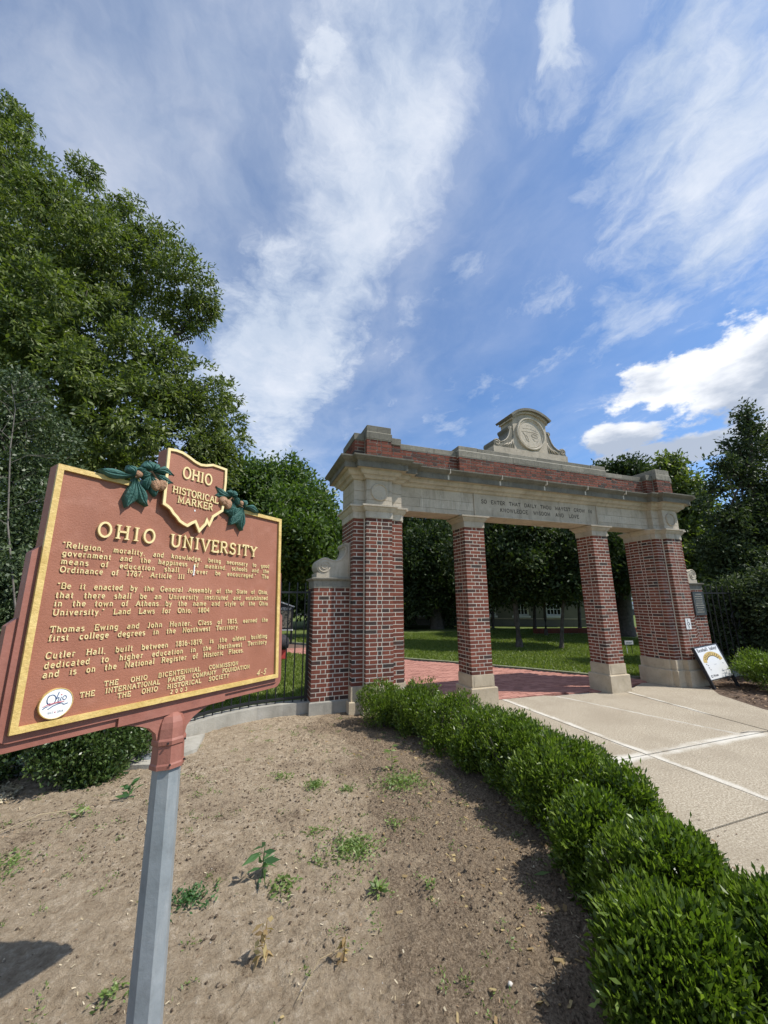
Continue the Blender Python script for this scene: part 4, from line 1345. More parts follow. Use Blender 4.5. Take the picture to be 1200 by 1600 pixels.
TX_ = [('"Religion, morality, and knowledge, being necessary to good', .053, .986, .5650),
       ('government and the happiness of mankind, schools and the', .056, .984, .5365),
       ('means of education shall forever be encouraged." The', .056, .984, .5080),
       ('Ordinance of 1787, Article III', .057, .503, .4805),
       ('"Be it enacted by the General Assembly of the State of Ohio,', .0575, .982, .4260),
       ('that there shall be an University instituted and established', .057, .982, .3955),
       ('in the town of Athens...by the name and style of the Ohio', .057, .983, .3680),
       ('University." Land Laws for Ohio, 1804', .0575, .636, .3390),
       ('Thomas Ewing and John Hunter, Class of 1815, earned the', .058, .986, .2850),
       ('first college degrees in the Northwest Territory.', .058, .804, .2580),
       ('Cutler Hall, built between 1816-1819, is the oldest building', .058, .986, .2045),
       ('dedicated to higher education in the Northwest Territory', .059, .984, .1750),
       ('and is on the National Register of Historic Places.', .059, .840, .1475)]
lettering(board, fm, 'letter_gold', [(s, a, b, c, .0190) for s, a, b, c in TX_], z0=-.0078, z1=-.0040, mw=MM, wt_=.145)
lettering(board, fm, 'letter_gold', [("THE OHIO BICENTENNIAL COMMISSION", .240, .810, .0935, .0160), ("THE INTERNATIONAL PAPER COMPANY FOUNDATION", .170, .878, .0695, .0160), ("THE OHIO HISTORICAL SOCIETY", .288, .762, .0455, .0160), ("2003", .486, .557, .0250, .0135)], z0=-.0078, z1=-.0045, mw=MM, wt_=.15)
lettering(board, fm, 'letter_gold', [("4-5", .926, .982, .0285, .024)], z0=-.0078, z1=-.0045, mw=MM, wt_=.12, serif=False, slant=.35)
dr = MB(); ribbon(dr, [(.5445, .500), (.5460, .520), (.5452, .545)], .004, fm, -.0078, -.0035)
ribbon(dr, [(.5420, .500), (.5480, .504)], .005, fm, -.0078, -.0033)
ribbon(dr, [(.514, .784), (.514, .792)], .006, fm, .0122, .0136)
mobj(dr, 'white_droppings', 'white_enamel', board)
# round badge
bcx, bcy, brr = .104, .0665, .0440
bd = mobj(mplate(A_(bcx, bcy, brr, brr, 0, 360, 36)[:-1], -.008, .003), 'badge', 'white_enamel', board)
rm = MB(); ribbon(rm, A_(bcx, bcy, brr, brr, 0, 360, 36)[:-1], .0022, fm, -.008, .0045, True)
mobj(rm, 'badge_rim', 'gold_paint', bd)
bi = MB(); Z0, Z1 = .003, .0038
ribbon(bi, A_(bcx - .0145, bcy + .013, .0115, .0145, 60, 420, 20)[:-1], .0020, fm, Z0, Z1, True)
ribbon(bi, A_(bcx - .0195, bcy + .0145, .006, .0125, 100, 300, 10), .0020, fm, Z0, Z1)
ribbon(bi, [(bcx + .0035, bcy + .0335), (bcx - .0045, bcy + .005)], .0024, fm, Z0, Z1)
ribbon(bi, [(bcx - .002, bcy + .0125), (bcx + .003, bcy + .017), (bcx + .0055, bcy + .0155), (bcx + .003, bcy + .0065), (bcx + .0065, bcy + .0055)], .0020, fm, Z0, Z1)
ribbon(bi, [(bcx + .0115, bcy + .0175), (bcx + .0085, bcy + .0075), (bcx + .0125, bcy + .0075)], .0020, fm, Z0, Z1)
ribbon(bi, A_(bcx + .0200, bcy + .0135, .0050, .0062, 0, 360, 12)[:-1], .0019, fm, Z0, Z1, True)
ribbon(bi, [(bcx - .034, bcy - .0115), (bcx - .028, bcy - .0065), (bcx - .022, bcy - .0050)], .0022, fm, Z0, Z1)
ribbon(bi, [(bcx - .0205, bcy - .0135), (bcx - .008, bcy - .0060), (bcx + .006, bcy - .0015), (bcx + .016, bcy - .001)], .0022, fm, Z0, Z1)
ribbon(bi, [(bcx + .016, bcy - .0030), (bcx + .021, bcy - .0065), (bcx + .031, bcy - .0040)], .0022, fm, Z0, Z1)
mobj(bi, 'blue_script', 'blue_ink', bd)
ri = MB()
ribbon(ri, [(bcx - .034, bcy - .0045), (bcx - .020, bcy + .0010), (bcx + .002, bcy + .0035), (bcx + .021, bcy + .0030)], .0014, fm, Z0, Z1 + .0003)
ribbon(ri, [(bcx - .021, bcy - .0040), (bcx - .004, bcy + .0010), (bcx + .012, bcy + .0012)], .0010, fm, Z0, Z1 + .0003)
ribbon(ri, [(bcx + .009, bcy + .0245), (bcx + .0125, bcy + .0245)], .0030, fm, Z0, Z1 + .0003)
ribbon(ri, [(bcx - .0015, bcy - .0250), (bcx + .0015, bcy - .0250)], .0030, fm, Z0, Z1 + .0003)
mobj(ri, 'red_script', 'red_ink', bd)
mb = MB(); text(mb, "1803", bcx - .021, bcx - .005, bcy - .0275, .0055, fm, Z0, Z1, .13, serif=False); text(mb, "2003", bcx + .005, bcx + .021, bcy - .0275, .0055, fm, Z0, Z1, .13, serif=False)
mobj(mb, 'lettering', 'grey_ink', bd)


# cast leaves and nuts
def castleaf(mb, c, tip, wd, w0=.012, bend=0.0):
    c = Vector(c); tip = Vector(tip)
    ax = tip - c; L = ax.length; ax.normalize(); nr = Vector((-ax.y, ax.x))
    n = 9
    top = []
    prof = [.05, .16, .34, .58, .82, .98, 1.0, .80, .40, .0]
    rows_ = []
    for i_ in range(n + 1):
        t_ = i_ / n
        o_ = c + ax * (L * t_) + nr * (bend * L * math.sin(math.pi * t_))
        h = wd * prof[i_] / 2
        zc = w0 + .014 * math.sin(math.pi * min(1, t_ * 1.1 + .08)) + .004
        rows_.append([(o_ - nr * h, -.008), (o_ - nr * h, zc - .008), (o_ - nr * h * .5, zc + .002), (o_ - nr * h * .07, zc + .0005), (o_, zc + .004), (o_ + nr * h * .07, zc + .0005), (o_ + nr * h * .5, zc + .002), (o_ + nr * h, zc - .008), (o_ + nr * h, -.008)])
    vs = [(p.x, p.y, z_) for r_ in rows_ for p, z_ in r_]
    m = 9
    fs = [(i_ * m + j, i_ * m + j + 1, (i_ + 1) * m + j + 1, (i_ + 1) * m + j) for i_ in range(n) for j in range(m - 1)]
    mb.add(vs, fs)


def nut(c, rx, ry, rot=0.0, w=.016):
    mb = MB()
    n, m = 14, 7
    vs = []
    for i_ in range(m + 1):
        ph = math.pi / 2 * i_ / m
        for j in range(n):
            th = 2 * math.pi * j / n
            a, b = rx * math.cos(ph) * math.cos(th), ry * math.cos(ph) * math.sin(th)
            groove = 1 - .22 * math.exp(-(a / rx * 5) ** 2)
            vs.append((c[0] + a * math.cos(rot) - b * math.sin(rot), c[1] + a * math.sin(rot) + b * math.cos(rot), w + min(rx, ry) * .8 * math.sin(ph) * groove))
    fs = [(i_ * n + j, i_ * n + (j + 1) % n, (i_ + 1) * n + (j + 1) % n, (i_ + 1) * n + j) for i_ in range(m) for j in range(n)]
    vs += [(c[0] + (v[0] - c[0]), c[1] + (v[1] - c[1]), -.008) for v in vs[:n]]
    o_ = (m + 1) * n
    fs += [(j, o_ + j, o_ + (j + 1) % n, (j + 1) % n) for j in range(n)]
    mb.add(vs, fs)
    return mobj(mb, 'nut', 'nut_brown', spray, smooth=True)


for (leaves, nuts, stems) in (
    ([((.2427, .8727), (.118, .868), .036, .06), ((.2427, .8777), (.216, .915), .034, -.1), ((.240, .868), (.229, .742), .046, .06), ((.245, .868), (.3075, .763), .044, -.05), ((.290, .90), (.335, .812), .046, .15), ((.285, .915), (.245, .905), .026, .1),
      ((.309, .915), (.283, .955), .050, .0), ((.309, .915), (.337, .953), .034, .1), ((.312, .915), (.404, .925), .038, .16), ((.312, .910), (.404, .890), .040, -.08), ((.305, .905), (.262, .893), .034, .1), ((.30, .90), (.30, .832), .034, -.1)],
     [((.3255, .861), .021, .029, .25), ((.3535, .867), .020, .027, -.1), ((.2555, .8875), .017, .0135, -.2)],
     [[(.245, .872), (.280, .895), (.309, .915)], [(.309, .912), (.335, .885)]]),
    ([((.704, .900), (.611, .932), .036, .14), ((.704, .898), (.609, .886), .036, -.06), ((.706, .902), (.700, .938), .030, .1), ((.706, .902), (.744, .928), .034, .1), ((.708, .898), (.758, .868), .034, .1), ((.700, .880), (.681, .812), .044, .1), ((.72, .870), (.735, .790), .048, -.1),
      ((.779, .862), (.890, .852), .036, .12), ((.779, .862), (.800, .903), .034, .1), ((.775, .856), (.7815, .738), .044, -.05), ((.772, .856), (.708, .757), .046, .05), ((.760, .855), (.690, .812), .040, .05)],
     [((.6560, .866), .024, .025, .0), ((.6850, .855), .021, .027, -.2), ((.7655, .879), .012, .014, 0)],
     [[(.704, .90), (.745, .873), (.779, .860)], [(.704, .895), (.690, .872)]])):
    sp_ = MB()
    for st in stems: sp_.tube([(a, b, .014) for a, b in st], .004, 6)
    spray = mobj(sp_, 'leaf_spray', 'nut_brown', board)
    for (c_, t_, w_, bd_) in leaves:
        lm = MB(); castleaf(lm, c_, t_, w_, w0=random.uniform(.008, .013), bend=bd_)
        mobj(lm, 'leaf', 'teal_leaf', spray)
    for (c_, rx, ry, ro) in nuts: nut(c_, rx, ry, ro)

# bracket, octagonal sleeve and post
br = [(.306, -.024), (.306, -.054), (.345, -.058), (.385, -.070), (.425, -.086), (.452, -.112), (.462, -.15), (.570, -.15), (.580, -.112), (.606, -.086), (.645, -.066), (.690, -.054), (.752, -.052), (.752, -.024)]
mobj(mplate(br, -.050, -.022), 'bracket', 'marker_red_smooth')
mobj(MB().box(.306, -.052, -.056, .752, -.022, -.012), 'bracket_rail', 'marker_red_smooth')


def octo(prof, cu_, cw_, n=8, rot=math.pi / 8):
    mb = MB()
    vs = []
    for r_, v_ in prof:
        vs += [(cu_ + r_ * math.cos(rot + 2 * math.pi * j / n), v_, cw_ - r_ * math.sin(rot + 2 * math.pi * j / n)) for j in range(n)]
    fs = [(i_ * n + j, i_ * n + (j + 1) % n, (i_ + 1) * n + (j + 1) % n, (i_ + 1) * n + j) for i_ in range(len(prof) - 1) for j in range(n)]
    fs += [tuple(range(n - 1, -1, -1)), tuple((len(prof) - 1) * n + j for j in range(n))]
    return mb.add(vs, fs)


PU, PWc = .516, -.034
cap = mobj(octo([(r_ * .80, v_) for r_, v_ in [(.0775, -.240), (.0775, -.226), (.0735, -.220), (.0725, -.206), (.0705, -.160), (.0770, -.156), (.0780, -.142), (.0720, -.134), (.0705, -.120), (.0690, -.100), (.0640, -.080), (.0520, -.060), (.0310, -.048), (.004, -.044)]], PU, PWc), 'post_cap', 'marker_red_smooth')
mobj(octo([(.0600, -1.42), (.0505, -.236)], PU, PWc), 'post', 'grey_post')
sc_ = MB()
for a_ in (-.6, .55):
    sc_.tube([(PU + .058 * math.sin(a_), -.149, PWc + .058 * math.cos(a_)), (PU + .0655 * math.sin(a_), -.149, PWc + .0655 * math.cos(a_))], .0035, 8)
    sc_.tube([(PU + .058 * math.sin(a_ + .2), -.224, PWc + .058 * math.cos(a_ + .2)), (PU + .0650 * math.sin(a_ + .2), -.224, PWc + .0650 * math.cos(a_ + .2))], .0035, 8)
mobj(sc_, 'screw', 'black_iron', cap)

# ------------------------------------------------------------------ foliage builders
def leaves(centers, dirs, length, width, rng, curl=.12, up=.25):
    """one folded quad per leaf"""
    n = len(centers)
    L = length * rng.uniform(.7, 1.25, (n, 1))
    W_ = width * rng.uniform(.7, 1.2, (n, 1))
    dirs = dirs / np.maximum(np.linalg.norm(dirs, axis=1, keepdims=True), 1e-6)
    r = rng.normal(size=(n, 3)); r[:, 2] += up
    side = np.cross(dirs, r); side /= np.maximum(np.linalg.norm(side, axis=1, keepdims=True), 1e-6)
    nrm = np.cross(side, dirs)
    a = centers
    b = centers + dirs * L * .48 + side * W_ * .5 + nrm * L * curl
    c = centers + dirs * L
    d_ = centers + dirs * L * .48 - side * W_ * .5 + nrm * L * curl
    V = np.stack([a, b, c, d_], 1).reshape(-1, 3)
    F = np.arange(4 * n).reshape(n, 4)
    return V, F


def crown_pts(blobs, n, rng, sub=7, fill=.28, spread=.20, per=14, flat=1.0, layer=0.0, bulge=(.6, .95)):
    """leaf centres clustered on twigs on the skin of lumpy blobs; blob: (centre, radius) or (centre, (rx, ry, rz))"""
    cs, rs = [], []
    for c, r in blobs:
        r = np.array([r, r, r * flat]) if np.isscalar(r) else np.array(r)
        c = np.array(c)
        cs.append(c); rs.append(r * .82)
        for _ in range(sub):
            u = rng.normal(size=3); u /= np.linalg.norm(u)
            q_ = r * rng.uniform(.28, .50)
            cs.append(c + u * r * rng.uniform(*bulge)); rs.append(q_ * np.array([1 + .25 * layer, 1 + .25 * layer, 1 - .45 * layer]))
    cs = np.array(cs); rs = np.array(rs)
    wgt = (rs[:, 0] * rs[:, 2]) ** 1.0
    wgt[::sub + 1] *= 1 - .8 * layer
    m = max(1, n // per)
    idx = rng.choice(len(cs), m, p=wgt / wgt.sum())
    u = rng.normal(size=(m, 3)); u /= np.linalg.norm(u, axis=1, keepdims=True)
    rad = np.where(rng.random(m) < fill, rng.uniform(.3, .8, m), rng.uniform(.86, 1.03, m))[:, None]
    tw = cs[idx] + u * rs[idx] * rad
    tw = np.repeat(tw, per, 0); uu = np.repeat(u, per, 0)
    sp = spread
    pos = tw + rng.normal(size=tw.shape) * sp
    return pos, uu


def tree(name, label, cat, group, base, blobs, n, leaf, mat, trunk_r, seed, trunk_top=None, limbs=8, barkm='bark', spread=.2, up=.2, droop=.1, sub=7, per=14, fill=.28, forks=None, flat=1.0, aspect=.42, layer=.6):
    rng = np.random.default_rng(seed)
    root = empty(name, base, label=label, cat=cat, group=group)
    pos, uu = crown_pts(blobs, n, rng, sub=sub, spread=spread, per=per, fill=fill, flat=flat, layer=layer)
    d_ = uu * .7 + rng.normal(size=uu.shape) * .6
    d_[:, 2] += up - droop
    V, F = leaves(pos, d_, leaf, leaf * aspect, rng)
    link('crown', fastmesh('crown', V, F, mat), root)
    base = Vector(base)
    cen_ = Vector(np.mean([b[0] for b in blobs], 0))
    top = Vector(trunk_top) if trunk_top else Vector((base.x * .4 + cen_.x * .6, base.y * .4 + cen_.y * .6, cen_.z))
    mb = MB()
    for fk in (forks or [(0, 0)]):
        b0 = base + Vector((fk[0] * .3, fk[1] * .3, -.15))
        tp = top + Vector((fk[0], fk[1], 0))
        pts_ = [b0.lerp(tp, t_) + Vector((math.sin(t_ * 5 + seed) * trunk_r * .5 * t_, math.cos(t_ * 4 + seed) * trunk_r * .5 * t_, 0)) for t_ in (0, .04, .12, .3, .5, .75, 1)]
        mb.tube(pts_, [trunk_r * q for q in (1.7, 1.25, 1.0, .86, .74, .5, .2)], 10)
    mb.obj('trunk', barkm, root, smooth=True)
    lm = MB()
    bl = sorted(blobs, key=lambda q: rng.random())[:limbs]
    for c, r in bl:
        c = Vector([float(q) for q in c]); t_ = rng.uniform(.35, .8)
        s0 = base.lerp(top, t_)
        mid = s0.lerp(c, .5) + Vector((0, 0, float(rng.uniform(-.1, .3)) * (c - s0).length * .3))
        r0 = trunk_r * .26
        lm.tube([s0, s0.lerp(mid, .5) + Vector((0, 0, -.05)), mid, c], [r0, r0 * .8, r0 * .6, r0 * .2], 7)
        for _ in range(4):
            u = Vector([float(q) for q in rng.normal(size=3)]).normalized()
            rr = r if np.isscalar(r) else float(r[0])
            e = c + u * rr * .85
            q0 = mid.lerp(c, float(rng.uniform(.2, .9)))
            lm.tube([q0, q0.lerp(e, .5) + Vector((0, 0, .08 * rr)), e], [r0 * .3, r0 * .2, r0 * .06], 5)
    lm.obj('branch', barkm, root, smooth=True)
    return root


def B(px, py, r_px, dep, jz=0):
    c = P(px, py, dep)
    f_ = Vector((math.cos(_a), math.sin(_a), 0))
    return (tuple(c), r_px * dep / 601.)


# big oak beside the marker
D0 = 10.5
oakb = [B(-5, 232, 72, D0), B(55, 285, 80, D0 - .5), B(112, 335, 70, D0), B(45, 400, 120, D0 - 1), B(160, 400, 80, D0 + .3), B(195, 440, 80, D0), B(254, 378, 44, D0 + .6), B(275, 455, 62, D0 + .6), B(300, 500, 42, D0 + .8),
        B(120, 520, 110, D0 - 1.2), B(220, 590, 85, D0 - .6), B(290, 600, 70, D0), B(330, 650, 52, D0 + .2), B(345, 700, 38, D0 + .4), B(270, 690, 75, D0 - .5), B(170, 660, 100, D0 - 1.4), B(60, 600, 120, D0 - 1), B(100, 740, 100, D0), B(230, 760, 70, D0 + .4), B(0, 500, 110, D0), B(-60, 350, 120, D0 + .5), B(-90, 560, 140, D0), B(320, 735, 45, D0 + 1), B(20, 190, 38, D0 + 1), B(132, 272, 30, D0 + 1.0), B(200, 335, 32, D0 + 1)]
ob = P(60, 1075, D0 + .6); ob.z = .1
tree('oak_tree', 'tall broad oak with dense drooping leaves rising behind the red marker', 'tree', 'big trees on the college lawn', tuple(ob), oakb, 165000, .16, 'oak_leaf', .42, 5, trunk_top=tuple(P(120, 420, D0 + .6)), limbs=12, spread=.085, droop=.45, sub=11, per=18, fill=.12, aspect=.36, layer=.85)

# glossy evergreen in front of it at the left edge, with a bare dead stem
D1 = 6.6
hb = [B(-10, 640, 75, D1), B(40, 690, 80, D1 + .3), B(-20, 780, 90, D1), B(45, 810, 65, D1), B(75, 760, 50, D1 + .4), B(20, 900, 85, D1 - .1), B(60, 960, 70, D1), B(-30, 990, 90, D1 - .2), B(40, 1040, 70, D1), B(100, 1040, 70, D1 + .4), B(160, 1020, 70, D1 + .5), B(-60, 860, 90, D1)]
bb = P(10, 1185, D1); bb.z = .12
tree('evergreen_tree', 'glossy small leaved evergreen behind the left edge of the marker', 'tree', None, tuple(bb), hb, 70000, .075, 'holly_leaf', .09, 8, limbs=9, spread=.085, droop=.1, sub=8, per=12, fill=.3, aspect=.55)
dead = MB()
dp = [P(25, 960, D1 - .75), P(12, 820, D1 - .78), P(16, 700, D1 - .8), P(24, 640, D1 - .8), P(18, 600, D1 - .8)]
dead.tube(dp, [.014, .012, .009, .006, .003], 7)
rr_ = random.Random(3)
for i_ in range(15):
    t_ = .25 + .75 * i_ / 15
    k_ = t_ * 3.99; a_ = int(k_); s0 = dp[a_].lerp(dp[a_ + 1], k_ - a_)
    s_ = -1 if i_ % 3 == 0 else 1
    e = s0 + Vector((s_ * rr_.uniform(.2, .6) * .9, rr_.uniform(-.3, .1), rr_.uniform(-.02, .3)))
    m_ = s0.lerp(e, .5) + Vector((0, 0, rr_.uniform(.0, .08)))
    dead.tube([s0, m_, e], [.005, .0035, .0015], 5)
    for _ in range(2):
        e2_ = m_.lerp(e, rr_.random()) + Vector((rr_.uniform(-.12, .2), rr_.uniform(-.1, .1), rr_.uniform(-.05, .15)))
        dead.tube([m_, e2_], [.004, .0015], 4)
dead.obj('bare_sapling', 'pale_bark', label='bare grey dead sapling with thin twigs beside the glossy evergreen', cat='sapling')

# lawn trees seen between the marker and the gateway
D2 = 19
t2 = [B(372, 770, 45, D2), B(420, 765, 40, D2), B(455, 755, 34, D2 + 1), B(485, 790, 40, D2), B(440, 820, 60, D2 - 1), B(505, 830, 36, D2), B(495, 870, 42, D2 - .5), B(390, 850, 60, D2), B(450, 885, 44, D2), B(340, 790, 60, D2 + 1), B(520, 860, 26, D2), B(330, 880, 60, D2), B(560, 860, 40, D2 + 1)]
tb = P(395, 1000, D2 + .5); tb.z = 0
tree('maple_tree', 'bright green round headed tree on the lawn between marker and gateway', 'tree', 'big trees on the college lawn', tuple(tb), t2, 70000, .24, 'lawn_tree_leaf', .3, 12, limbs=9, spread=.24, sub=9, per=14, aspect=.5)
t3 = [B(380, 905, 60, 27), B(440, 915, 50, 27), B(490, 905, 55, 27), B(540, 900, 60, 28), B(330, 900, 60, 27), B(440, 870, 60, 28)]
tb = P(515, 985, 27.5); tb.z = 0
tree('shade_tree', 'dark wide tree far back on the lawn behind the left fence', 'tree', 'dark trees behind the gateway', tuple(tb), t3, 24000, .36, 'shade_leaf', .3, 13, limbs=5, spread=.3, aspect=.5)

# trees framed by the three openings
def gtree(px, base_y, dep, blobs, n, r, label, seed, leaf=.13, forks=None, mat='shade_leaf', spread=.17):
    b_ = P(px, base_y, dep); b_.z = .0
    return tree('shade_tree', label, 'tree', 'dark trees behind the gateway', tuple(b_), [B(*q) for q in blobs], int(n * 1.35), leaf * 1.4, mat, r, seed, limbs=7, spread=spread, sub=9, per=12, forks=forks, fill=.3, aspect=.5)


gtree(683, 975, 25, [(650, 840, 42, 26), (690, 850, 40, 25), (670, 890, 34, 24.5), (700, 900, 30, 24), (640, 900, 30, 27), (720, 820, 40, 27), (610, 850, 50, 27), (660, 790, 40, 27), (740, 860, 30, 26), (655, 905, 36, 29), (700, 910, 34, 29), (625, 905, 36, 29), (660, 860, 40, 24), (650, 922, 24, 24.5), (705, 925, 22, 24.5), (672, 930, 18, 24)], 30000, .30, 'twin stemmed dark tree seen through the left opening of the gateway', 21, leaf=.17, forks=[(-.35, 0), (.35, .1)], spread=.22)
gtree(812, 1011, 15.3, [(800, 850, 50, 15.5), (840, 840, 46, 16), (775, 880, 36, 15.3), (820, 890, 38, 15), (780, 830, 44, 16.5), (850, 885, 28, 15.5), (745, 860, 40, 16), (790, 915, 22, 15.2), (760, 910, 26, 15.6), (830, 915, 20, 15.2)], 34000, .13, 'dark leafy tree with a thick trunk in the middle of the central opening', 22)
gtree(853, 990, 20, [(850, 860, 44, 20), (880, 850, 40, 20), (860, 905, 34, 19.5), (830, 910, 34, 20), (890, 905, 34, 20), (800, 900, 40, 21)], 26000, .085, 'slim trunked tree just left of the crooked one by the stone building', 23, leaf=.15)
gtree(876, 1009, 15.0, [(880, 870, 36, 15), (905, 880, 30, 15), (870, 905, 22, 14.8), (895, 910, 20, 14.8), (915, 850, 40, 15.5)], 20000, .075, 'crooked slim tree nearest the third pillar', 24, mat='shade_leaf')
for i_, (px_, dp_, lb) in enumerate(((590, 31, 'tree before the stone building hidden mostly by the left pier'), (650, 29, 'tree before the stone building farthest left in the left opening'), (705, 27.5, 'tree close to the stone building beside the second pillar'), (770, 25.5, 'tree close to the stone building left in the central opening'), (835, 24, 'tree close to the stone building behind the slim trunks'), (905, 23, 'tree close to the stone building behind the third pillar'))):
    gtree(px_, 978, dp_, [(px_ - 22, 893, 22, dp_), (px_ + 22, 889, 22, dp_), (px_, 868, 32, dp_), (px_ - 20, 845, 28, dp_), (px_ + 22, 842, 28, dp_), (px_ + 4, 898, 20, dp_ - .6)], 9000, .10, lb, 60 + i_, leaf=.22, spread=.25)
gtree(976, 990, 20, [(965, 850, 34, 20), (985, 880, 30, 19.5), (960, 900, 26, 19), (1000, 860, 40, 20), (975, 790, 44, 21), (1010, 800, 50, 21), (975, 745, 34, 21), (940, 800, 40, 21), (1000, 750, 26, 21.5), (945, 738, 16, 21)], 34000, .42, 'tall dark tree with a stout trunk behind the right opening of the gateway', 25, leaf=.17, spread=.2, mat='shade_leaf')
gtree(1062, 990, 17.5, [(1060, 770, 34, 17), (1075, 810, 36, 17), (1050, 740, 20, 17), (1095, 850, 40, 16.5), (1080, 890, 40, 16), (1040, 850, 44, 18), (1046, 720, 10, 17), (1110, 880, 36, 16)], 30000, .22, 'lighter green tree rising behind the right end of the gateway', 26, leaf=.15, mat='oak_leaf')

# dark conical evergreen at the right
D3 = 11.5
mg = [B(1166, 634, 6, D3), B(1165, 652, 10, D3), B(1169, 676, 15, D3), B(1152, 698, 12, D3), B(1180, 712, 20, D3), B(1132, 727, 11, D3 - .3), B(1113, 722, 5, D3 - .4), B(1155, 745, 20, D3), B(1195, 755, 26, D3), B(1127, 762, 13, D3 - .4), B(1108, 772, 7, D3 - .4), B(1165, 795, 26, D3), B(1098, 788, 7, D3 - .5),
      B(1140, 828, 24, D3 - .2), B(1188, 838, 36, D3), B(1122, 862, 22, D3 - .2), B(1155, 880, 32, D3 - .3), B(1205, 895, 50, D3), B(1130, 905, 24, D3 - .2), B(1240, 780, 40, D3), B(1228, 705, 24, D3 + .4), B(1206, 690, 14, D3 + .4), B(1250, 850, 50, D3)]
mbse = P(1175, 1010, D3 + .2); mbse.z = 0
tree('magnolia_tree', 'dark conical evergreen with stretched out branches behind the right fence', 'tree', None, tuple(mbse), mg, 46000, .13, 'magnolia_leaf', .17, 31, trunk_top=tuple(P(1168, 650, D3)), limbs=20, spread=.13, sub=7, per=12, fill=.3, aspect=.45)
for i_, (q, n_, lb) in enumerate((([B(1130, 950, 34, 10.5), B(1165, 950, 40, 10.3), B(1120, 990, 26, 10.6), B(1150, 1000, 26, 10.4)], 15000, 'dark yew mass behind the fence nearest the right wing pier'),
                                  ([B(1200, 940, 46, 10), B(1235, 960, 60, 9.8), B(1195, 1000, 30, 10)], 12000, 'dark yew mass behind the fence at the right edge of the photo'),
                                  ([B(600, 945, 34, 25), B(640, 945, 30, 24.5), B(680, 942, 26, 25.5), B(715, 945, 24, 25.5), B(560, 945, 34, 25)], 16000, 'dark shrub border along the left part of the stone building'),)):
    c0 = Vector(q[0][0]); c0.z = 0
    tree('yew_shrub', lb, 'shrub', 'dark shrubs beyond the fence', tuple(c0), q, n_, .11 if i_ < 2 else .25, 'magnolia_leaf', .06, 41 + i_, limbs=3, spread=.12, aspect=.45)
# far wood closing the horizon
rng = np.random.default_rng(77)
bl = [(tuple(P(px, 905 + rng.uniform(-14, 10), 62 + rng.uniform(-6, 6))), 4.2 + rng.uniform(-1, 1.6)) for px in range(-300, 1500, 42) if not 975 < px < 1012]
pos, uu = crown_pts(bl, 30000, rng, sub=6, spread=.5, per=10)
V, F = leaves(pos, uu + rng.normal(size=uu.shape) * .6, .8, .45, rng)
tag(link('far_wood', fastmesh('far_wood', V, F, 'shade_leaf')), label='dark line of distant trees beyond the college lawn', cat='wood', kind='stuff')


# ------------------------------------------------------------------ shrubs
def shrub(name, label, cat, group, c, r, n, leaf, mat, seed, aspect=.36, up=.8, zsq=1.0, stems=10, per=10, spread=.03, sub=9, extra=None):
    rng = np.random.default_rng(seed)
    base = (c[0], c[1], c[2])
    root = empty(name, base, label=label, cat=cat, group=group)
    blobs = [((c[0], c[1], c[2] + r[2] * .98), tuple(r))] + (extra or [])
    pos, uu = crown_pts(blobs, n, rng, sub=sub, fill=.18, spread=spread, per=per, bulge=(.45, .68) if 'hedge' in name else (.6, .95))
    keep = pos[:, 2] > c[2] + .01
    pos, uu = pos[keep], uu[keep]
    d_ = uu * .55 + rng.normal(size=uu.shape) * .42
    d_[:, 2] += up
    V, F = leaves(pos, d_, leaf, leaf * aspect, rng)
    link('foliage', fastmesh('foliage', V, F, mat), root)
    mb = MB()
    for _ in range(stems):
        a_ = rng.uniform(0, 6.28); q = rng.uniform(.2, .75)
        e = (c[0] + r[0] * q * math.cos(a_), c[1] + r[1] * q * math.sin(a_), c[2] + r[2] * rng.uniform(1.0, 1.6))
        mb.tube([(c[0] + .04 * math.cos(a_), c[1] + .04 * math.sin(a_), c[2] - .03), ((c[0] + e[0]) / 2, (c[1] + e[1]) / 2, c[2] + r[2] * .5), e], [.010, .007, .003], 5)
    mb.obj('stem', 'bark', root)
    return root


HG = 'clipped shrubs of the hedge between soil bed and walk'
HS = [((1.93, 5.42), (.36, .36, .30), 9000, 'far end hedge shrub against the base of the left pier'),
      ((2.26, 4.92), (.40, .38, .31), 10000, 'second hedge shrub from the gateway, full and rounded'),
      ((2.42, 4.36), (.42, .38, .31), 11000, 'third hedge shrub from the gateway, beside the first pillar base'),
      ((2.48, 3.80), (.43, .38, .31), 13000, 'fourth hedge shrub from the gateway, before the joint in the walk'),
      ((2.52, 3.25), (.44, .38, .31), 16000, 'fifth hedge shrub from the gateway, mid hedge and evenly clipped'),
      ((2.52, 2.72), (.44, .36, .31), 19000, 'hedge shrub on the gateway side of the thin bare gap'),
      ((2.56, 2.24), (.22, .26, .28), 10000, 'narrow hedge shrub on the walk side of the thin bare gap'),
      ((2.16, 2.16), (.29, .26, .26), 13000, 'low hedge shrub on the soil side of the thin bare gap'),
      ((2.12, 1.72), (.38, .32, .28), 24000, 'second nearest hedge shrub with upright pale shoot tips'),
      ((1.72, 1.34), (.34, .31, .26), 26000, 'nearest hedge shrub with long pointed leaves at the bottom of the photo'),
      ((2.16, 1.20), (.34, .32, .27), 20000, 'hedge shrub at the right bottom corner beside the walk'),
      ((1.70, .84), (.36, .30, .25), 16000, 'hedge shrub cut off by the bottom edge of the photo')]
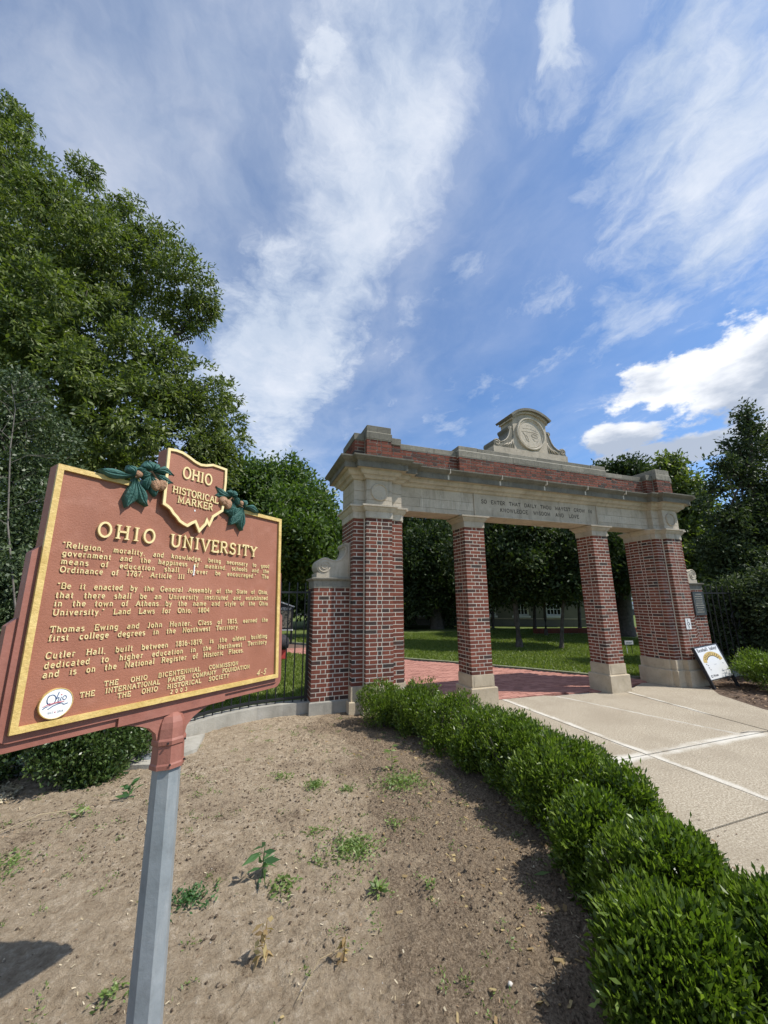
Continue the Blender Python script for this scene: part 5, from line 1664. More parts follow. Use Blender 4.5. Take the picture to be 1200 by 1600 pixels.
for i_, ((hx, hy), r, n_, lb) in enumerate(HS):
    z_ = .05 if hx < 2.6 else .0
    near = hy < 2.5
    shrub('hedge_shrub', lb, 'hedge shrub', HG, (hx, hy, z_), (r[0] * 1.10, r[1] * .98, r[2] * 1.14), int(n_ * 1.25), .040 if near else .037, 'hedge_leaf', 100 + i_, aspect=.36, up=.6, per=9, spread=.020 if near else .020, sub=12, stems=26)
shrub('boxwood_shrub', 'round glossy boxwood below the left half of the marker board', 'shrub', None, (-1.28, 4.95, .12), (.52, .45, .36), 26000, .042, 'boxwood_leaf', 140, aspect=.5, up=.35, sub=12, stems=16, per=9, spread=.035)
shrub('boxwood_shrub', 'low leafy shrub at the left edge behind the round boxwood', 'shrub', None, (-2.35, 5.0, .12), (.50, .35, .22), 9000, .05, 'boxwood_leaf', 141, aspect=.55, up=.3, sub=9, stems=8)
shrub('yew_shrub', 'small bright green spreading yew beside the folding sign', 'shrub', None, (10.25, 5.10, .02), (.60, .48, .34), 16000, .055, 'hedge_leaf', 142, aspect=.3, up=.5, sub=12, stems=12, per=10, spread=.05)
shrub('yew_shrub', 'bright green yew cut off by the right edge of the photo', 'shrub', None, (11.1, 4.55, .02), (.6, .5, .34), 10000, .055, 'hedge_leaf', 143, aspect=.3, up=.5, sub=10, stems=8, per=10, spread=.05)

# ------------------------------------------------------------------ fences and kerbs
def kerb_wall(name, pts, w, z0, z1, label):
    mb = MB()
    n = len(pts)
    L_, R_ = [], []
    for i_, p in enumerate(pts):
        a = Vector(pts[max(0, i_ - 1)]); b = Vector(pts[min(n - 1, i_ + 1)])
        d_ = (b - a).normalized(); nr = Vector((-d_.y, d_.x))
        L_.append(Vector(p) + nr * w / 2); R_.append(Vector(p) - nr * w / 2)
    vs = [(q.x, q.y, z0) for q in L_] + [(q.x, q.y, z1) for q in L_] + [(q.x, q.y, z1) for q in R_] + [(q.x, q.y, z0) for q in R_]
    fs = []
    for i_ in range(n - 1):
        for k_ in range(3):
            fs.append((k_ * n + i_, k_ * n + i_ + 1, (k_ + 1) * n + i_ + 1, (k_ + 1) * n + i_))
    fs += [(0, n, 2 * n, 3 * n), (n - 1, 4 * n - 1, 3 * n - 1, 2 * n - 1)]
    mb.add(vs, fs)
    return mb.obj(name, 'old_concrete', label=label, cat='kerb')


KP = [(1.05, 6.36), (.68, 6.36), (.30, 6.30), (.0, 6.17), (-.25, 6.03), (-.5, 5.82), (-.72, 5.60)]
kerb_wall('stone_kerb', KP, .20, -.05, .318, 'weathered stone kerb curving under the left iron fence')
KQ = [(-1.36, 5.36), (-2.2, 5.2), (-3.2, 5.15), (-5, 5.2)]
kerb_wall('stone_kerb', KQ, .20, -.05, .318, 'weathered stone kerb left of the low brick pier behind the boxwood')


def fence(pts, z0, z1, ztip, step, label, zr=None, emblem=None):
    root = empty('iron_fence', (pts[0][0], pts[0][1], z0), label=label, cat='fence', group='black iron fences either side of the gateway')
    P2 = [Vector(p) for p in pts]
    seg = [0]
    for a, b in zip(P2[:-1], P2[1:]): seg.append(seg[-1] + (b - a).length)

    def at(s_):
        for i_ in range(len(P2) - 1):
            if s_ <= seg[i_ + 1] or i_ == len(P2) - 2:
                return P2[i_].lerp(P2[i_ + 1], (s_ - seg[i_]) / (seg[i_ + 1] - seg[i_]))
    for zz_ in (z0 + .04, z1):
        mb = MB()
        q = [at(seg[-1] * i_ / 24) for i_ in range(25)]
        for a, b in zip(q[:-1], q[1:]):
            d_ = (b - a).normalized(); nr = Vector((-d_.y, d_.x)) * .017
            mb.extrude([(a.x - nr.x, a.y - nr.y), (b.x - nr.x, b.y - nr.y), (b.x + nr.x, b.y + nr.y), (a.x + nr.x, a.y + nr.y)], lambda x, y, k_=zz_: (x, y, k_ - .015), lambda x, y, k_=zz_: (x, y, k_ + .015))
        mb.obj('rail', 'black_iron', root)
    n_ = int(seg[-1] / step)
    bm = MB()
    h_ = .0085
    bm.box(-h_, -h_, z0 - .02, h_, h_, ztip - .05)
    bm.add([(-h_ * 1.4, -h_ * 1.4, ztip - .05), (h_ * 1.4, -h_ * 1.4, ztip - .05), (h_ * 1.4, h_ * 1.4, ztip - .05), (-h_ * 1.4, h_ * 1.4, ztip - .05), (0, 0, ztip)], [(0, 1, 4), (1, 2, 4), (2, 3, 4), (3, 0, 4), (3, 2, 1, 0)])
    bmesh_ = bm.mesh('bar', 'black_iron')
    for i_ in range(n_ + 1):
        p = at(min(seg[-1], (i_ + .5) * step))
        link('bar', bmesh_, root, Matrix.Translation((p.x, p.y, 0)))
    for s_ in (0, seg[-1]):
        p = at(s_)
        MB().box(p.x - .02, p.y - .02, z0 - .02, p.x + .02, p.y + .02, z1 + .03).obj('fence_post', 'black_iron', root)
    return root


fence([(1.03, 6.36), (.68, 6.36), (.30, 6.30), (.0, 6.17), (-.25, 6.03), (-.5, 5.82), (-.70, 5.62)], .335, 1.93, 2.10, .128, 'curved black iron picket fence between the marker and the left wing pier')
FR = [(10.30, 6.42), (11.0, 6.40), (12.0, 6.30), (13.0, 6.05), (14.0, 5.65), (15.2, 5.0)]
rf = fence(FR, .16, 1.93, 2.12, .19, 'dark iron picket fence running right from the gateway with a ring emblem')
em = MB()
ec = (11.62, 6.325, 1.28)
em.tube([(ec[0] + .215 * math.cos(t_ * math.pi / 14), ec[1], ec[2] + .215 * math.sin(t_ * math.pi / 14)) for t_ in range(29)], .012, 6, cap=False)
em.tube([(ec[0] - .19, ec[1], ec[2] + .10), (ec[0] - .02, ec[1], ec[2] - .21), (ec[0] + .15, ec[1], ec[2] + .15)], .011, 6)
em.obj('ring_emblem', 'black_iron', rf)
kerb_wall('stone_kerb', FR, .16, -.05, .14, 'low dark stone kerb under the right iron fence')

# brick pier and paved slab left of the post
lp = empty('brick_fence_pier', (-1.05, 5.55, 0), label='short brick fence pier on a pale stone base glimpsed below the marker board', cat='pier')
pl = rect(-1.34, 5.32, -.74, 5.78)
cr = core(lp, 'pier_core', pl, .3, 2.02)
MB().sweep(pl, [(.03, -.05), (.03, .335), (.012, .345)]).obj('stone_base', 'old_concrete', lp)
MB().sweep(pl, [(.01, 2.01), (.01, 2.09), (.04, 2.11), (.05, 2.15), (0, 2.16)]).obj('cap_stone', 'limestone_weathered', lp)
BR2 = BR; BR = []
run(lp, (-1.34, 5.32), (-.74, 5.32), (0, -1), .347, 26, ch=.0639, start='P', end='P')
run(lp, (-.74, 5.32), (-.74, 5.78), (1, 0), .347, 26, ch=.0639, start='S', end='S')
run(lp, (-1.34, 5.32), (-1.34, 5.78), (-1, 0), .347, 26, ch=.0639, start='S', end='S')
low = [q for q in BR if q[1][2] < .75]
for _, b_, s_ in low:
    h = [(b_[3] - b_[0]) / 2, (b_[4] - b_[1]) / 2, (b_[5] - b_[2]) / 2]
    link('brick', MB().box(-h[0], -h[1], -h[2], *h).mesh('brick', 'brick'), lp, Matrix.Translation(((b_[0] + b_[3]) / 2, (b_[1] + b_[4]) / 2, (b_[2] + b_[5]) / 2)))
mb = MB()
for q in BR:
    if q[1][2] >= .75: mb.box(*q[1])
mb.obj('brickwork', 'brick', lp, kind='stuff')
sl_ = MB().extrude([(-1.12, 4.98), (-.70, 4.86), (-.34, 5.18), (-.30, 5.70), (-.66, 5.56), (-.74, 5.26), (-1.14, 5.24)], lambda a, b: (a, b, .05), lambda a, b: (a, b, .205)).obj('concrete_pad', 'old_concrete')
tag(sl_, 'pale concrete pad with a round cover at the foot of the brick fence pier', 'concrete pad')
MB().tube([(-.78, 5.10, .20), (-.78, 5.10, .216)], [.085, .082], 24).obj('round_cover', 'grey_post', sl_)

# ------------------------------------------------------------------ folding sign
yaw_, lean, roll_ = -.06, .30, .10
ax0 = Vector((math.cos(yaw_), math.sin(yaw_), 0)); ay = Vector((-ax0.y, ax0.x, 0))
up0 = (Vector((0, 0, 1)) * math.cos(lean) + ay * math.sin(lean)).normalized()
ax = ax0 * math.cos(roll_) + up0 * math.sin(roll_)
upv = up0 * math.cos(roll_) - ax0 * math.sin(roll_)
nrm = ax.cross(upv).normalized()
SO_ = Vector((9.135, 5.640, .175))
SM = Matrix(((ax.x, upv.x, nrm.x, SO_.x), (ax.y, upv.y, nrm.y, SO_.y), (ax.z, upv.z, nrm.z, SO_.z), (0, 0, 0, 1)))
AF = empty('folding_sign', (9.45, 5.65, 0), label='white folding pavement sign with a gold arch leaning by the right pier', cat='sign')
SW, SH = .69, .625
bd_ = MB().box(0, 0, -.012, SW, SH, 0).obj('sign_board', 'white_enamel', AF, SM)
mb = MB()
for b_ in ((-.022, -.02, -.02, 0, SH + .022, .008), (SW, -.02, -.02, SW + .022, SH + .022, .008), (0, SH, -.02, SW, SH + .022, .008), (0, -.02, -.02, SW, 0, .008)):
    mb.box(*b_)
mb.obj('sign_frame', 'black_plastic', AF, SM)
mb = MB(); mb.box(-.02, -.175, -.02, .01, -.02, .004); mb.box(SW - .01, -.235, -.02, SW + .02, -.02, .004)
mb.obj('leg', 'black_plastic', AF, SM)
bk = MB()
bk.box(-.02, -.02, -.055, SW + .02, SH + .02, -.022); bk.box(-.02, -.165, -.055, .01, -.02, -.03); bk.box(SW - .01, -.225, -.055, SW + .02, -.02, -.03)
bk.obj('back_board', 'black_plastic', AF, SM)
f3 = lambda a, b, h: (a * 1.045, b * .78, h)
lettering(bd_, f3, 'black_ink', [("Baseball today!", .04, .62, .685, .085)], z0=0, z1=.0015, mw=SM, wt_=.125, serif=False)
ga = MB(); ribbon(ga, A_(.34, .38, .235, .225, 8, 172, 18), .10, f3, 0, .001)
mb_ = ga.obj('gold_arch', 'gold_paint', bd_, SM)
ba = MB(); ribbon(ba, A_(.34, .38, .178, .168, 25, 150, 14), .016, f3, 0, .0016)
for i_, an in enumerate((150, 138, 124, 112, 98, 86, 72, 58, 44, 30)):
    c_, s_ = math.cos(math.radians(an)), math.sin(math.radians(an))
    ribbon(ba, [(.34 + .200 * c_, .38 + .192 * s_), (.34 + (.262 if i_ % 3 else .24) * c_, .38 + (.25 if i_ % 3 else .232) * s_)], .012, f3, 0, .0017)
for a_, b_ in ((.10, .38), (.13, .35), (.12, .29), (.14, .24), (.56, .33)):
    ribbon(ba, [(a_, b_), (a_ + .012, b_ - .022)], .014, f3, 0, .0017)
ba.obj('arch_print', 'black_ink', bd_, SM)
lettering(bd_, f3, 'black_ink', [("Wren", .13, .27, .055, .05)], z0=0, z1=.0015, mw=SM, wt_=.20, serif=False)
lettering(bd_, f3, 'grey_ink', [("Stadium", .42, .60, .135, .030), ("Athens Ohio", .40, .61, .075, .018), ("Game", .31, .38, .325, .016)], z0=0, z1=.0015, mw=SM, wt_=.12, serif=False)
mb = MB(); ribbon(mb, A_(.08, .075, .022, .026, 0, 360, 10)[:-1], .012, f3, 0, .0015, True)
mb.obj('print_mark', 'black_ink', bd_, SM)

# ------------------------------------------------------------------ things beyond the gateway
F_h = Vector((math.cos(_a), math.sin(_a), 0)); R_h = Vector((F_h.y, -F_h.x, 0))


def frame_at(p, yaw=0.0):
    """x to the right as seen from the walk, y away, z up"""
    r_ = Matrix.Rotation(yaw, 3, 'Z')
    rx = r_ @ R_h; fy = r_ @ F_h
    return Matrix(((rx.x, fy.x, 0, p[0]), (rx.y, fy.y, 0, p[1]), (0, 0, 1, p[2]), (0, 0, 0, 1)))


# stone college building
bp = P(942, 985, 26.0); bp.z = 0
BM = frame_at(bp, math.radians(-14))
BLD = empty('college_building', tuple(bp), label='pale stone college building with white sash windows behind the trees', cat='building')


def winlist():
    out = []
    for x in (-3.35, -5.45, -7.6, -9.8, -12.0, -14.3, -16.6):
        out.append((x, .72, 1.02, 1.5))
    return out


wl = MB()
wins = winlist()
xs_ = sorted({w[0] for w in wins})
X0b, X1b, Hb, Db = -20., 0., 4.0, 9.
# wall built as strips round the window openings
zrows = [(0, .72), (.72, 2.22), (2.22, Hb)]
for z0_, z1_ in zrows:
    if (z0_, z1_) == (.72, 2.22):
        edges = [X0b] + sum([[x, x + 1.02] for x in xs_], []) + [X1b]
        for a_, b_ in zip(edges[0::2], edges[1::2]):
            wl.box(a_, 0, z0_, b_, .3, z1_)
    else:
        wl.box(X0b, 0, z0_, X1b, .3, z1_)
wl.box(X0b, .3, 0, X0b + .3, Db, Hb); wl.box(X1b - .3, .3, 0, X1b, Db, Hb); wl.box(X0b + .3, Db - .3, 0, X1b - .3, Db, Hb)
wl.obj('wall', 'stone_far', BLD, BM)
MB().box(X0b - .1, -.06, -.1, X1b + .06, -.003, .36).obj('plinth', 'stone_far', BLD, BM)
MB().box(X0b - .1, -.04, .50, X1b + .04, -.003, .56).obj('string_course', 'limestone', BLD, BM)
MB().box(X0b - .3, -.3, Hb, X1b + .3, Db + .3, Hb + .35).obj('cornice', 'limestone', BLD, BM)
rfm = MB(); rfm.add([(X0b - .3, -.3, Hb + .351), (X1b + .3, -.3, Hb + .351), (X1b + .3, Db + .3, Hb + .351), (X0b - .3, Db + .3, Hb + .351), (X0b + 3, Db / 2, Hb + 2.6), (X1b - 3, Db / 2, Hb + 2.6)], [(0, 1, 5, 4), (1, 2, 5), (2, 3, 4, 5), (3, 0, 4)])
rfm.obj('roof', 'asphalt', BLD, BM)
for (x, z_, w_, h_) in wins:
    fr = MB()
    fr.box(x, .04, z_, x + .10, .18, z_ + h_); fr.box(x + w_ - .10, .04, z_, x + w_, .18, z_ + h_)
    fr.box(x + .10, .04, z_, x + w_ - .10, .18, z_ + .10); fr.box(x + .10, .04, z_ + h_ - .10, x + w_ - .10, .18, z_ + h_)
    for i_ in (1, 2, 3): fr.box(x + .1 + (w_ - .2) * i_ / 4 - .02, .06, z_ + .1, x + .1 + (w_ - .2) * i_ / 4 + .02, .10, z_ + h_ - .1)
    for i_ in (1, 2, 3): fr.box(x + .1, .065, z_ + .1 + (h_ - .2) * i_ / 4 - .018, x + w_ - .1, .105, z_ + .1 + (h_ - .2) * i_ / 4 + .018)
    fo = fr.obj('window', 'white_paint', BLD, BM)
    MB().box(x + .1, .11, z_ + .1, x + w_ - .1, .13, z_ + h_ - .1).obj('pane', 'glass_dark', fo, BM)
    MB().box(x - .08, -.10, z_ - .12, x + w_ + .08, .30, z_ - .002).obj('sill', 'white_paint', fo, BM)
# low brick edging wall with a pale kerb before it
wp = P(838, 990, 21); wp.z = 0
WM = frame_at(wp, math.radians(4))
lw_ = MB().box(0, 0, 0, 9.5, .35, .30).obj('low_brick_wall', 'brick', None, WM)
tag(lw_, 'low dark red brick wall running across the lawn before the building', 'wall')
MB().box(-.2, -.25, 0, 9.5, -.02, .06).obj('pale_kerb', 'old_concrete', lw_, WM)

# lawn sign
lp_ = P(985, 1022, 13.4); lp_.z = .03
LM = frame_at(lp_, .1)
LS = empty('lawn_sign', tuple(lp_), label='small white sign on two thin legs on the lawn behind the right opening', cat='sign')
pn = MB().box(-.15, -.012, .30, .15, 0, .42).obj('sign_panel', 'white_enamel', LS, LM)
mb = MB(); mb.box(-.10, -.015, .345, -.03, -.0125, .375); mb.box(-.02, -.015, .345, .10, -.0125, .375)
mb.obj('print_mark', 'grey_ink', pn, LM)
mb = MB(); mb.box(-.16, 0.001, .27, .16, .02, .43); mb.obj('sign_frame', 'black_plastic', LS, LM)
for s_ in (-.09, .09):
    MB().tube([(s_, .01, -.05), (s_, .01, .275)], .010, 6).obj('leg', 'white_paint' if s_ < 0 else 'black_plastic', LS, LM)

# information board under a little gabled top
ip = P(449, 990, 17.5); ip.z = .03
IM = frame_at(ip, 0)
IB = empty('information_board', tuple(ip), label='gabled notice board with a campus map and white lettering behind the iron fence', cat='notice board')
bo = MB().extrude([(-1.1, .55), (.20, .55), (.20, 1.50), (-.45, 1.72), (-1.1, 1.50)], lambda a, b: (a, .05, b), lambda a, b: (a, 0, b)).obj('board', 'black_plastic', IB, IM)
MB().box(-1.02, -.008, .62, .12, -.002, 1.34).obj('campus_map', 'map_print', bo, IM)
mb = MB(); mb.box(-1.12, -.05, .50, .22, .06, .548); mb.obj('white_ledge', 'white_paint', bo, IM)
mb = MB(); mb.extrude([(-.45, 1.722), (.24, 1.49), (.24, 1.53), (-.45, 1.77), (-1.14, 1.53), (-1.14, 1.49)], lambda a, b: (a, .1, b), lambda a, b: (a, -.05, b)); mb.obj('white_gable', 'white_paint', bo, IM)
lettering(bo, lambda a, b, h: (a, -.002 - h, b), 'white_paint', [("COLLEGE GATEWAY", -1.02, .13, 1.37, .10)], z0=0, z1=.003, mw=IM, wt_=.18, serif=False)
for s_ in (-1.05, .15): MB().box(s_ - .04, .051, -.05, s_ + .04, .12, 1.5).obj('leg', 'black_plastic', IB, IM)

# dark and red bag on the lawn, half hidden by the marker edge
gp = P(437, 1023, 12.6); gp.z = .03
GM = frame_at(gp, .2)
BG = empty('sports_bag', tuple(gp), label='black and red bag standing on the lawn just right of the marker edge', cat='bag')
mb = MB().sweep(rect(-.2, -.12, .2, .12), [(0.0, .0), (.01, .04), (.0, .26), (-.02, .30)]).obj('bag_base', 'red_fabric', BG, GM)
mb = MB().sweep(rect(-.2, -.14, .2, .14), [(-.02, .301), (.05, .36), (.07, .48), (.05, .60), (-.04, .70), (-.1, .74)]).obj('bag_top', 'dark_fabric', BG, GM, smooth=True)

# two cars parked far off
def car(px, dep, mat, label, yaw):
    p = P(px, 977, dep); p.z = .034
    M_ = frame_at(p, yaw)
    root = empty('parked_car', tuple(p), label=label, cat='car', group='cars parked beyond the lawn')
    bdp = [(-2.1, .35), (2.1, .35), (2.15, .75), (1.95, .95), (1.0, 1.02), (.45, 1.42), (-.9, 1.45), (-1.55, 1.05), (-2.1, .95)]
    MB().extrude(bdp, lambda a, b: (a, .85, b), lambda a, b: (a, -.85, b)).obj('body', mat, root, M_)
    MB().extrude([(-1.35, 1.02), (.85, 1.03), (.40, 1.36), (-.85, 1.39)], lambda a, b: (a, .86, b), lambda a, b: (a, -.86, b)).obj('window', 'glass_dark', root, M_)
    for x_ in (-1.3, 1.3):
        for y_ in (-.86, .70):
            MB().tube([(x_, y_, .33), (x_, y_ + .16, .33)], .33, 16).obj('wheel', 'black_plastic', root, M_)


car(984, 47, 'car_white', 'white car parked beyond the lawn, left one seen past the pillar', .15)
car(1001, 45, 'car_silver', 'silver car parked beyond the lawn, right one seen past the pillar', .1)

# ------------------------------------------------------------------ small things on the bed
rng = np.random.default_rng(5)


def clods(n, smin, smax, mat, name, label, region, prob=None, flatz=.6, sink=.3, cat='soil clods'):
    """irregular little lumps, joined"""
    t = (1 + 5 ** .5) / 2
    ico = np.array([(-1, t, 0), (1, t, 0), (-1, -t, 0), (1, -t, 0), (0, -1, t), (0, 1, t), (0, -1, -t), (0, 1, -t), (t, 0, -1), (t, 0, 1), (-t, 0, -1), (-t, 0, 1)]) / math.sqrt(1 + t * t)
    fc = np.array([(0, 11, 5), (0, 5, 1), (0, 1, 7), (0, 7, 10), (0, 10, 11), (1, 5, 9), (5, 11, 4), (11, 10, 2), (10, 7, 6), (7, 1, 8), (3, 9, 4), (3, 4, 2), (3, 2, 6), (3, 6, 8), (3, 8, 9), (4, 9, 5), (2, 4, 11), (6, 2, 10), (8, 6, 7), (9, 8, 1)])
    x0, x1, y0, y1 = region
    x = rng.uniform(x0, x1, n * 3); y = y0 + (y1 - y0) * rng.random(n * 3) ** 1.6
    ok = (x < bed_edge(y) - .1) & (y < np.where(x < 1.07, kerb_y(x) - .15, 5.9))
    if prob is not None: ok &= rng.random(len(x)) < prob(x, y)
    x, y = x[ok][:n], y[ok][:n]
    m = len(x)
    s = smin + (smax - smin) * rng.random(m) ** 3
    z = soil_z(x, y) + s * flatz * (1 - 2 * sink)
    sc_ = np.stack([s * rng.uniform(.7, 1.4, m), s * rng.uniform(.6, 1.1, m), s * flatz * rng.uniform(.6, 1.2, m)], 1)
    V = ico[None] * sc_[:, None] * rng.uniform(.45, 1.35, (m, 12, 1))
    a = rng.uniform(0, 6.28, m); ca, sa = np.cos(a)[:, None], np.sin(a)[:, None]
    V = np.stack([V[..., 0] * ca - V[..., 1] * sa, V[..., 0] * sa + V[..., 1] * ca, V[..., 2]], -1)
    V += np.stack([x, y, z], 1)[:, None]
    F = fc[None] + (np.arange(m) * 12)[:, None, None]
    o = link(name, fastmesh(name, V.reshape(-1, 3), F.reshape(-1, 3), mat))
    return tag(o, label, cat, kind='stuff')


pr = lambda x, y: np.clip((fbm(x * 1.1 + 3, y * 1.1, 3, 71) - .38) * 4 + np.clip((x - .8) * .5, 0, .5), .05, 1)
clods(26000, .002, .012, 'clod', 'soil_clods', 'crumbs and clods of dry earth strewn over the bed', (-3.2, 2.7, .9, 6.2), pr)
clods(500, .002, .006, 'pebble', 'pebbles', 'pale pebbles scattered on the dry soil', (-3.0, 2.6, .9, 6.0), None, .6, .2, 'pebbles')


def chips(n, name, mat, label, region, smin, smax, prob=None, zf=None, okf=None, lw=(.15, .4)):
    x0, x1, y0, y1 = region
    x = rng.uniform(x0, x1, n * 3); y = y0 + (y1 - y0) * rng.random(n * 3) ** 1.5
    ok = okf(x, y) if okf else (x < bed_edge(y) - .1) & (y < np.where(x < 1.07, kerb_y(x) - .15, 5.9))
    if prob is not None: ok &= rng.random(len(x)) < prob(x, y)
    x, y = x[ok][:n], y[ok][:n]; m = len(x)
    z = (zf(x, y) if zf else soil_z(x, y)) + .006
    a = rng.uniform(0, 6.28, m); L = rng.uniform(smin, smax, m); w = L * rng.uniform(lw[0], lw[1], m)
    dx_ = np.stack([np.cos(a), np.sin(a), rng.normal(0, .25, m)], 1) * (L / 2)[:, None]
    dy_ = np.stack([-np.sin(a), np.cos(a), rng.normal(0, .3, m)], 1) * (w / 2)[:, None]
    c = np.stack([x, y, z], 1)
    V = np.stack([c - dx_ - dy_ * .6, c + dx_ - dy_, c + dx_ * .9 + dy_, c - dx_ * .8 + dy_], 1).reshape(-1, 3)
    F = np.arange(4 * m).reshape(m, 4)
    return tag(link(name, fastmesh(name, V, F, mat)), label, 'litter', kind='stuff')


chips(9000, 'wood_chips', 'wood_chip', 'dark bark chips and crumbs lying on the soil bed', (-3.2, 2.8, .9, 6.2), .004, .020, pr)
chips(2600, 'dry_straw', 'straw', 'bits of pale straw and dry leaf on the soil bed', (-3.2, 2.6, .9, 6.2), .005, .022, None, None, None, (.08, .4))
chips(6000, 'mulch_chips', 'wood_chip', 'bark mulch around the small yew by the folding sign', (7.9, 13, 2.0, 6.3), .03, .09, None, lambda x, y: x * 0 + .01, lambda x, y: (x > np.interp(y, [0, 4.4, 5.3, 5.75, 6.3], [8.3, 8.4, 8.85, 9.35, 9.7])))
chips(2500, 'mulch_chips', 'straw', 'pale wood mulch patch at the left edge behind the boxwood', (-3.2, -1.5, 4.3, 5.2), .02, .07, lambda x, y: (((x + 2.3) / .6) ** 2 + ((y - 4.7) / .4) ** 2 < 1) * 1.0)

chips(900, 'leaf_litter', 'dry_leaf', 'brown dead leaves and twigs along the foot of the hedge', (.2, 2.6, 1.2, 6.0), .012, .040, lambda x, y: np.clip((x - 1.0) * .8, .03, 1), None, None, (.3, .6))
chips(420, 'leaf_litter', 'wood_chip', 'crumbs of soil and leaf blown on to the walk beside the hedge', (2.9, 4.2, 1.0, 6.2), .006, .026, lambda x, y: np.exp(-(x - 2.9) * 2.2), lambda x, y: x * 0 - .001, lambda x, y: x > 2.9, (.3, .6))

# weeds
def plant(name, label, cat, x, y, n, length, aspect, mat, seed, height=.05, stem=.0, spread=.03, group=None, droop=0.0):
    rg = np.random.default_rng(seed)
    z = float(soil_z(np.array([x]), np.array([y]))[0])
    t_ = rg.random(n)
    a = rg.uniform(0, 6.28, n)
    c = np.stack([x + rg.normal(0, spread, n) * (1 - t_ * .5), y + rg.normal(0, spread, n) * (1 - t_ * .5), z + height * t_], 1)
    d_ = np.stack([np.cos(a), np.sin(a), rg.uniform(.1, .8, n) - droop], 1)
    V, F = leaves(c, d_, length, length * aspect, rg, curl=.08, up=1.2)
    o = empty(name, (x, y, z), label=label, cat=cat, group=group)
    link('foliage', fastmesh('foliage', V, F, mat), o)
    if stem:
        mb = MB(); mb.tube([(x, y, z - .01), (x + .004, y, z + height * .6), (x + .01, y + .005, z + height)], [stem, stem * .8, stem * .4], 5)
        mb.obj('stem', mat, o)
    return o


plant('weed', 'tall green weed with drooping pointed leaves right of the grey post', 'weed', .24, 2.86, 16, .115, .30, 'young_leaf', 1, height=.17, stem=.005, spread=.008, droop=.75)
plant('weed', 'small leafy weed tuft at the foot of the tall drooping weed', 'weed', .36, 2.74, 90, .035, .45, 'weed_leaf', 2, height=.04, spread=.055)
plant('weed', 'withered brown weed stalk in front of the tall green weed', 'weed', .22, 2.30, 26, .05, .45, 'dry_leaf', 3, height=.15, stem=.004, spread=.012, droop=.9)
plant('weed', 'short withered stalk beside the long straw in the lower middle', 'weed', .57, 2.15, 20, .035, .5, 'dry_leaf', 4, height=.10, stem=.004, spread=.010, droop=.8)
plant('weed', 'pale upright weed standing by the second hedge shrub', 'weed', 1.53, 4.02, 16, .085, .28, 'weed_leaf', 5, height=.20, stem=.004, spread=.010, droop=.35)
plant('weed', 'bent grassy weed hanging at the foot of the near hedge', 'weed', 1.93, 2.30, 10, .12, .14, 'weed_leaf', 6, height=.14, stem=.003, spread=.02, droop=.6)
plant('weed', 'dark leafy weed left of the boxwood shadow near the grey post', 'weed', -.78, 4.25, 18, .075, .4, 'young_leaf', 7, height=.12, stem=.004, spread=.02, droop=.1)
plant('weed', 'wilted pale weed lying below the boxwood', 'weed', -1.05, 4.05, 16, .06, .35, 'weed_leaf', 8, height=.07, stem=.003, spread=.03, droop=.5)
PT = 'low green weed patches on the bare soil'
for i_, (x, y, n_, sp_, lb) in enumerate(((.84, 2.95, 620, .12, 'largest low weed patch in the middle of the soil bed'), (.86, 2.50, 34, .03, 'star shaped dandelion rosette right of the largest weed patch'), (-.14, 2.83, 260, .075, 'round green patch hidden partly by the grey post'),
                                         (.49, 4.20, 90, .06, 'small grassy patch left of the yellow tuft'), (.75, 3.92, 240, .06, 'yellow green tuft in the far middle of the soil'), (1.50, 3.68, 620, .14, 'broad fine leaved patch below the pale upright weed'), (-1.35, 3.5, 420, .13, 'grassy clump at the left edge of the soil'),
                                         (-.40, 2.34, 60, .04, 'tiny sprig low at the left of the post'), (.60, 2.90, 50, .05, 'thin sprig row beside the largest weed patch'), (1.15, 2.42, 30, .03, 'single seedling near the hedge shadow'), (1.0, 3.75, 70, .05, 'tuft with a dark upright leaf in the far middle'), (.62, 3.2, 70, .06, 'sparse patch above the tall drooping weed'), (1.2, 3.1, 50, .05, 'sparse seedlings between hedge and largest patch'))):
    plant('weed_patch', lb, 'weed', x, y, n_, .030 if i_ != 1 else .05, .38, 'weed_leaf' if i_ != 2 else 'young_leaf', 20 + i_, height=.02, spread=sp_, group=PT)
def seedlings(n, seed):
    rg = np.random.default_rng(seed)
    cx_ = rg.uniform(-2.8, 2.3, n); cy_ = 1.3 + 4.6 * rg.random(n) ** 1.3
    ok = (cx_ < bed_edge(cy_) - .9) & (cy_ < kerb_y(cx_) - .25)
    cx_, cy_ = cx_[ok], cy_[ok]
    k_ = 14
    x = np.repeat(cx_, k_) + rg.normal(0, .022, len(cx_) * k_); y = np.repeat(cy_, k_) + rg.normal(0, .022, len(cx_) * k_)
    c = np.stack([x, y, soil_z(x, y) + rg.uniform(0, .012, len(x))], 1)
    d_ = rg.normal(size=c.shape); d_[:, 2] = np.abs(d_[:, 2]) * .7
    V, F = leaves(c, d_, .018, .008, rg)
    tag(link('seedlings', fastmesh('seedlings', V, F, 'weed_leaf')), label='tiny green seedlings sprinkled over the bare soil bed', cat='seedlings', kind='stuff')


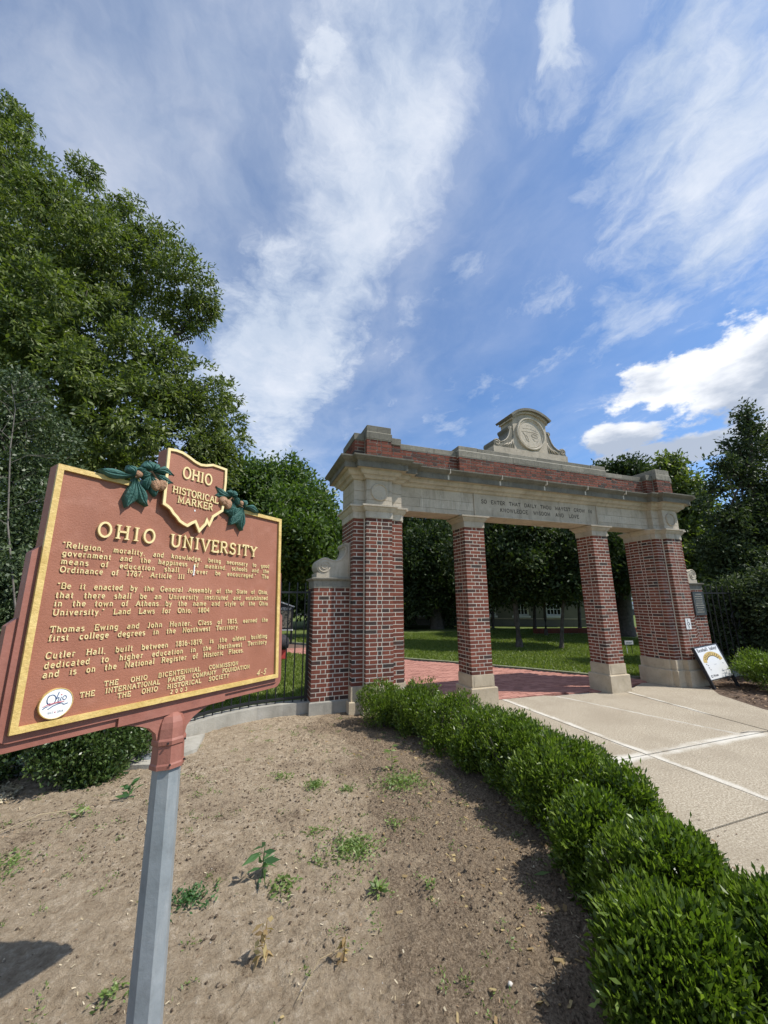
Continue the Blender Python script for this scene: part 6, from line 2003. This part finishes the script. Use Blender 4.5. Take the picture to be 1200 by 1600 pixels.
seedlings(330, 4)
rr_ = random.Random(9)
for (a, b, r_, lb) in (((.34, 2.02), (.56, 2.20), .0014, 'long pale straw lying left of the withered stalk'), ((-1.6, 3.9), (-1.0, 4.15), .003, 'arched dry stem across the shadow of the boxwood'), ((-.62, 3.9), (-.45, 3.5), .0025, 'thin dry stem left of the post'), ((1.0, 4.9), (1.45, 4.35), .002, 'thin arched stem below the far hedge shrub')):
    m_ = ((a[0] + b[0]) / 2 + rr_.uniform(-.03, .03), (a[1] + b[1]) / 2)
    z0_ = float(soil_z(np.array([a[0]]), np.array([a[1]]))[0]) + .01; z1_ = float(soil_z(np.array([b[0]]), np.array([b[1]]))[0]) + .012
    MB().tube([(a[0], a[1], z0_), (m_[0], m_[1], max(z0_, z1_) + .05), (b[0], b[1], z1_)], r_, 5).obj('straw', 'straw', label=lb, cat='straw')
for (x, y, s_, lb) in ((1.22, 1.78, .013, 'ochre stone near the bottom of the hedge shadow'), (.92, 2.30, .006, 'small white stone right of the dandelion rosette'), (-.02, 2.50, .006, 'small white stone right of the post')):
    o = clods(1, s_, s_, 'pebble', 'stone', lb, (x, x + .001, y, y + .001), None, .6, .2, 'stone')
    if 'kind' in o: del o['kind']

# grass blades on the nearer lawn
def grass(n, okf, region, name, label, h=(.03, .07)):
    x = rng.uniform(region[0], region[1], n); y = region[2] + (region[3] - region[2]) * rng.random(n) ** 1.5
    ok = okf(x, y); x, y = x[ok], y[ok]; m = len(x)
    a = rng.uniform(0, 6.28, m); w = .006 + .0012 * y; hh = rng.uniform(h[0], h[1], m)
    lean_ = rng.normal(0, .022, (m, 2))
    b0 = np.stack([x - np.cos(a) * w, y - np.sin(a) * w, x * 0 + .025], 1); b1 = np.stack([x + np.cos(a) * w, y + np.sin(a) * w, x * 0 + .025], 1)
    t = np.stack([x + lean_[:, 0], y + lean_[:, 1], .03 + hh], 1)
    V = np.stack([b0, b1, t], 1).reshape(-1, 3)
    return tag(link(name, fastmesh(name, V, np.arange(3 * m).reshape(m, 3), 'grass_blade')), label, 'grass', kind='stuff')


def lawn_right(x, y):
    e = np.interp(y, [q[0] for q in PE], [q[1] for q in PE])
    return (x > e + .12) & ((y > 7.0) | (x > 9.4)) & (y > 6.75)


grass(150000, lawn_right, (2.5, 17, 6.75, 20), 'lawn_grass', 'short green grass of the lawn beyond the brick path')
grass(70000, lambda x, y: (y > kerb_y(x) + .25) & (x < np.interp(y, [5, 10, 13.5, 15.5], [2.3, 2.4, 2.3, .95])) & ((x < 1.0) | (y > 6.8)), (-4, 2.4, 5.5, 15.5), 'lawn_grass', 'sunlit grass of the lawn behind the left iron fence')
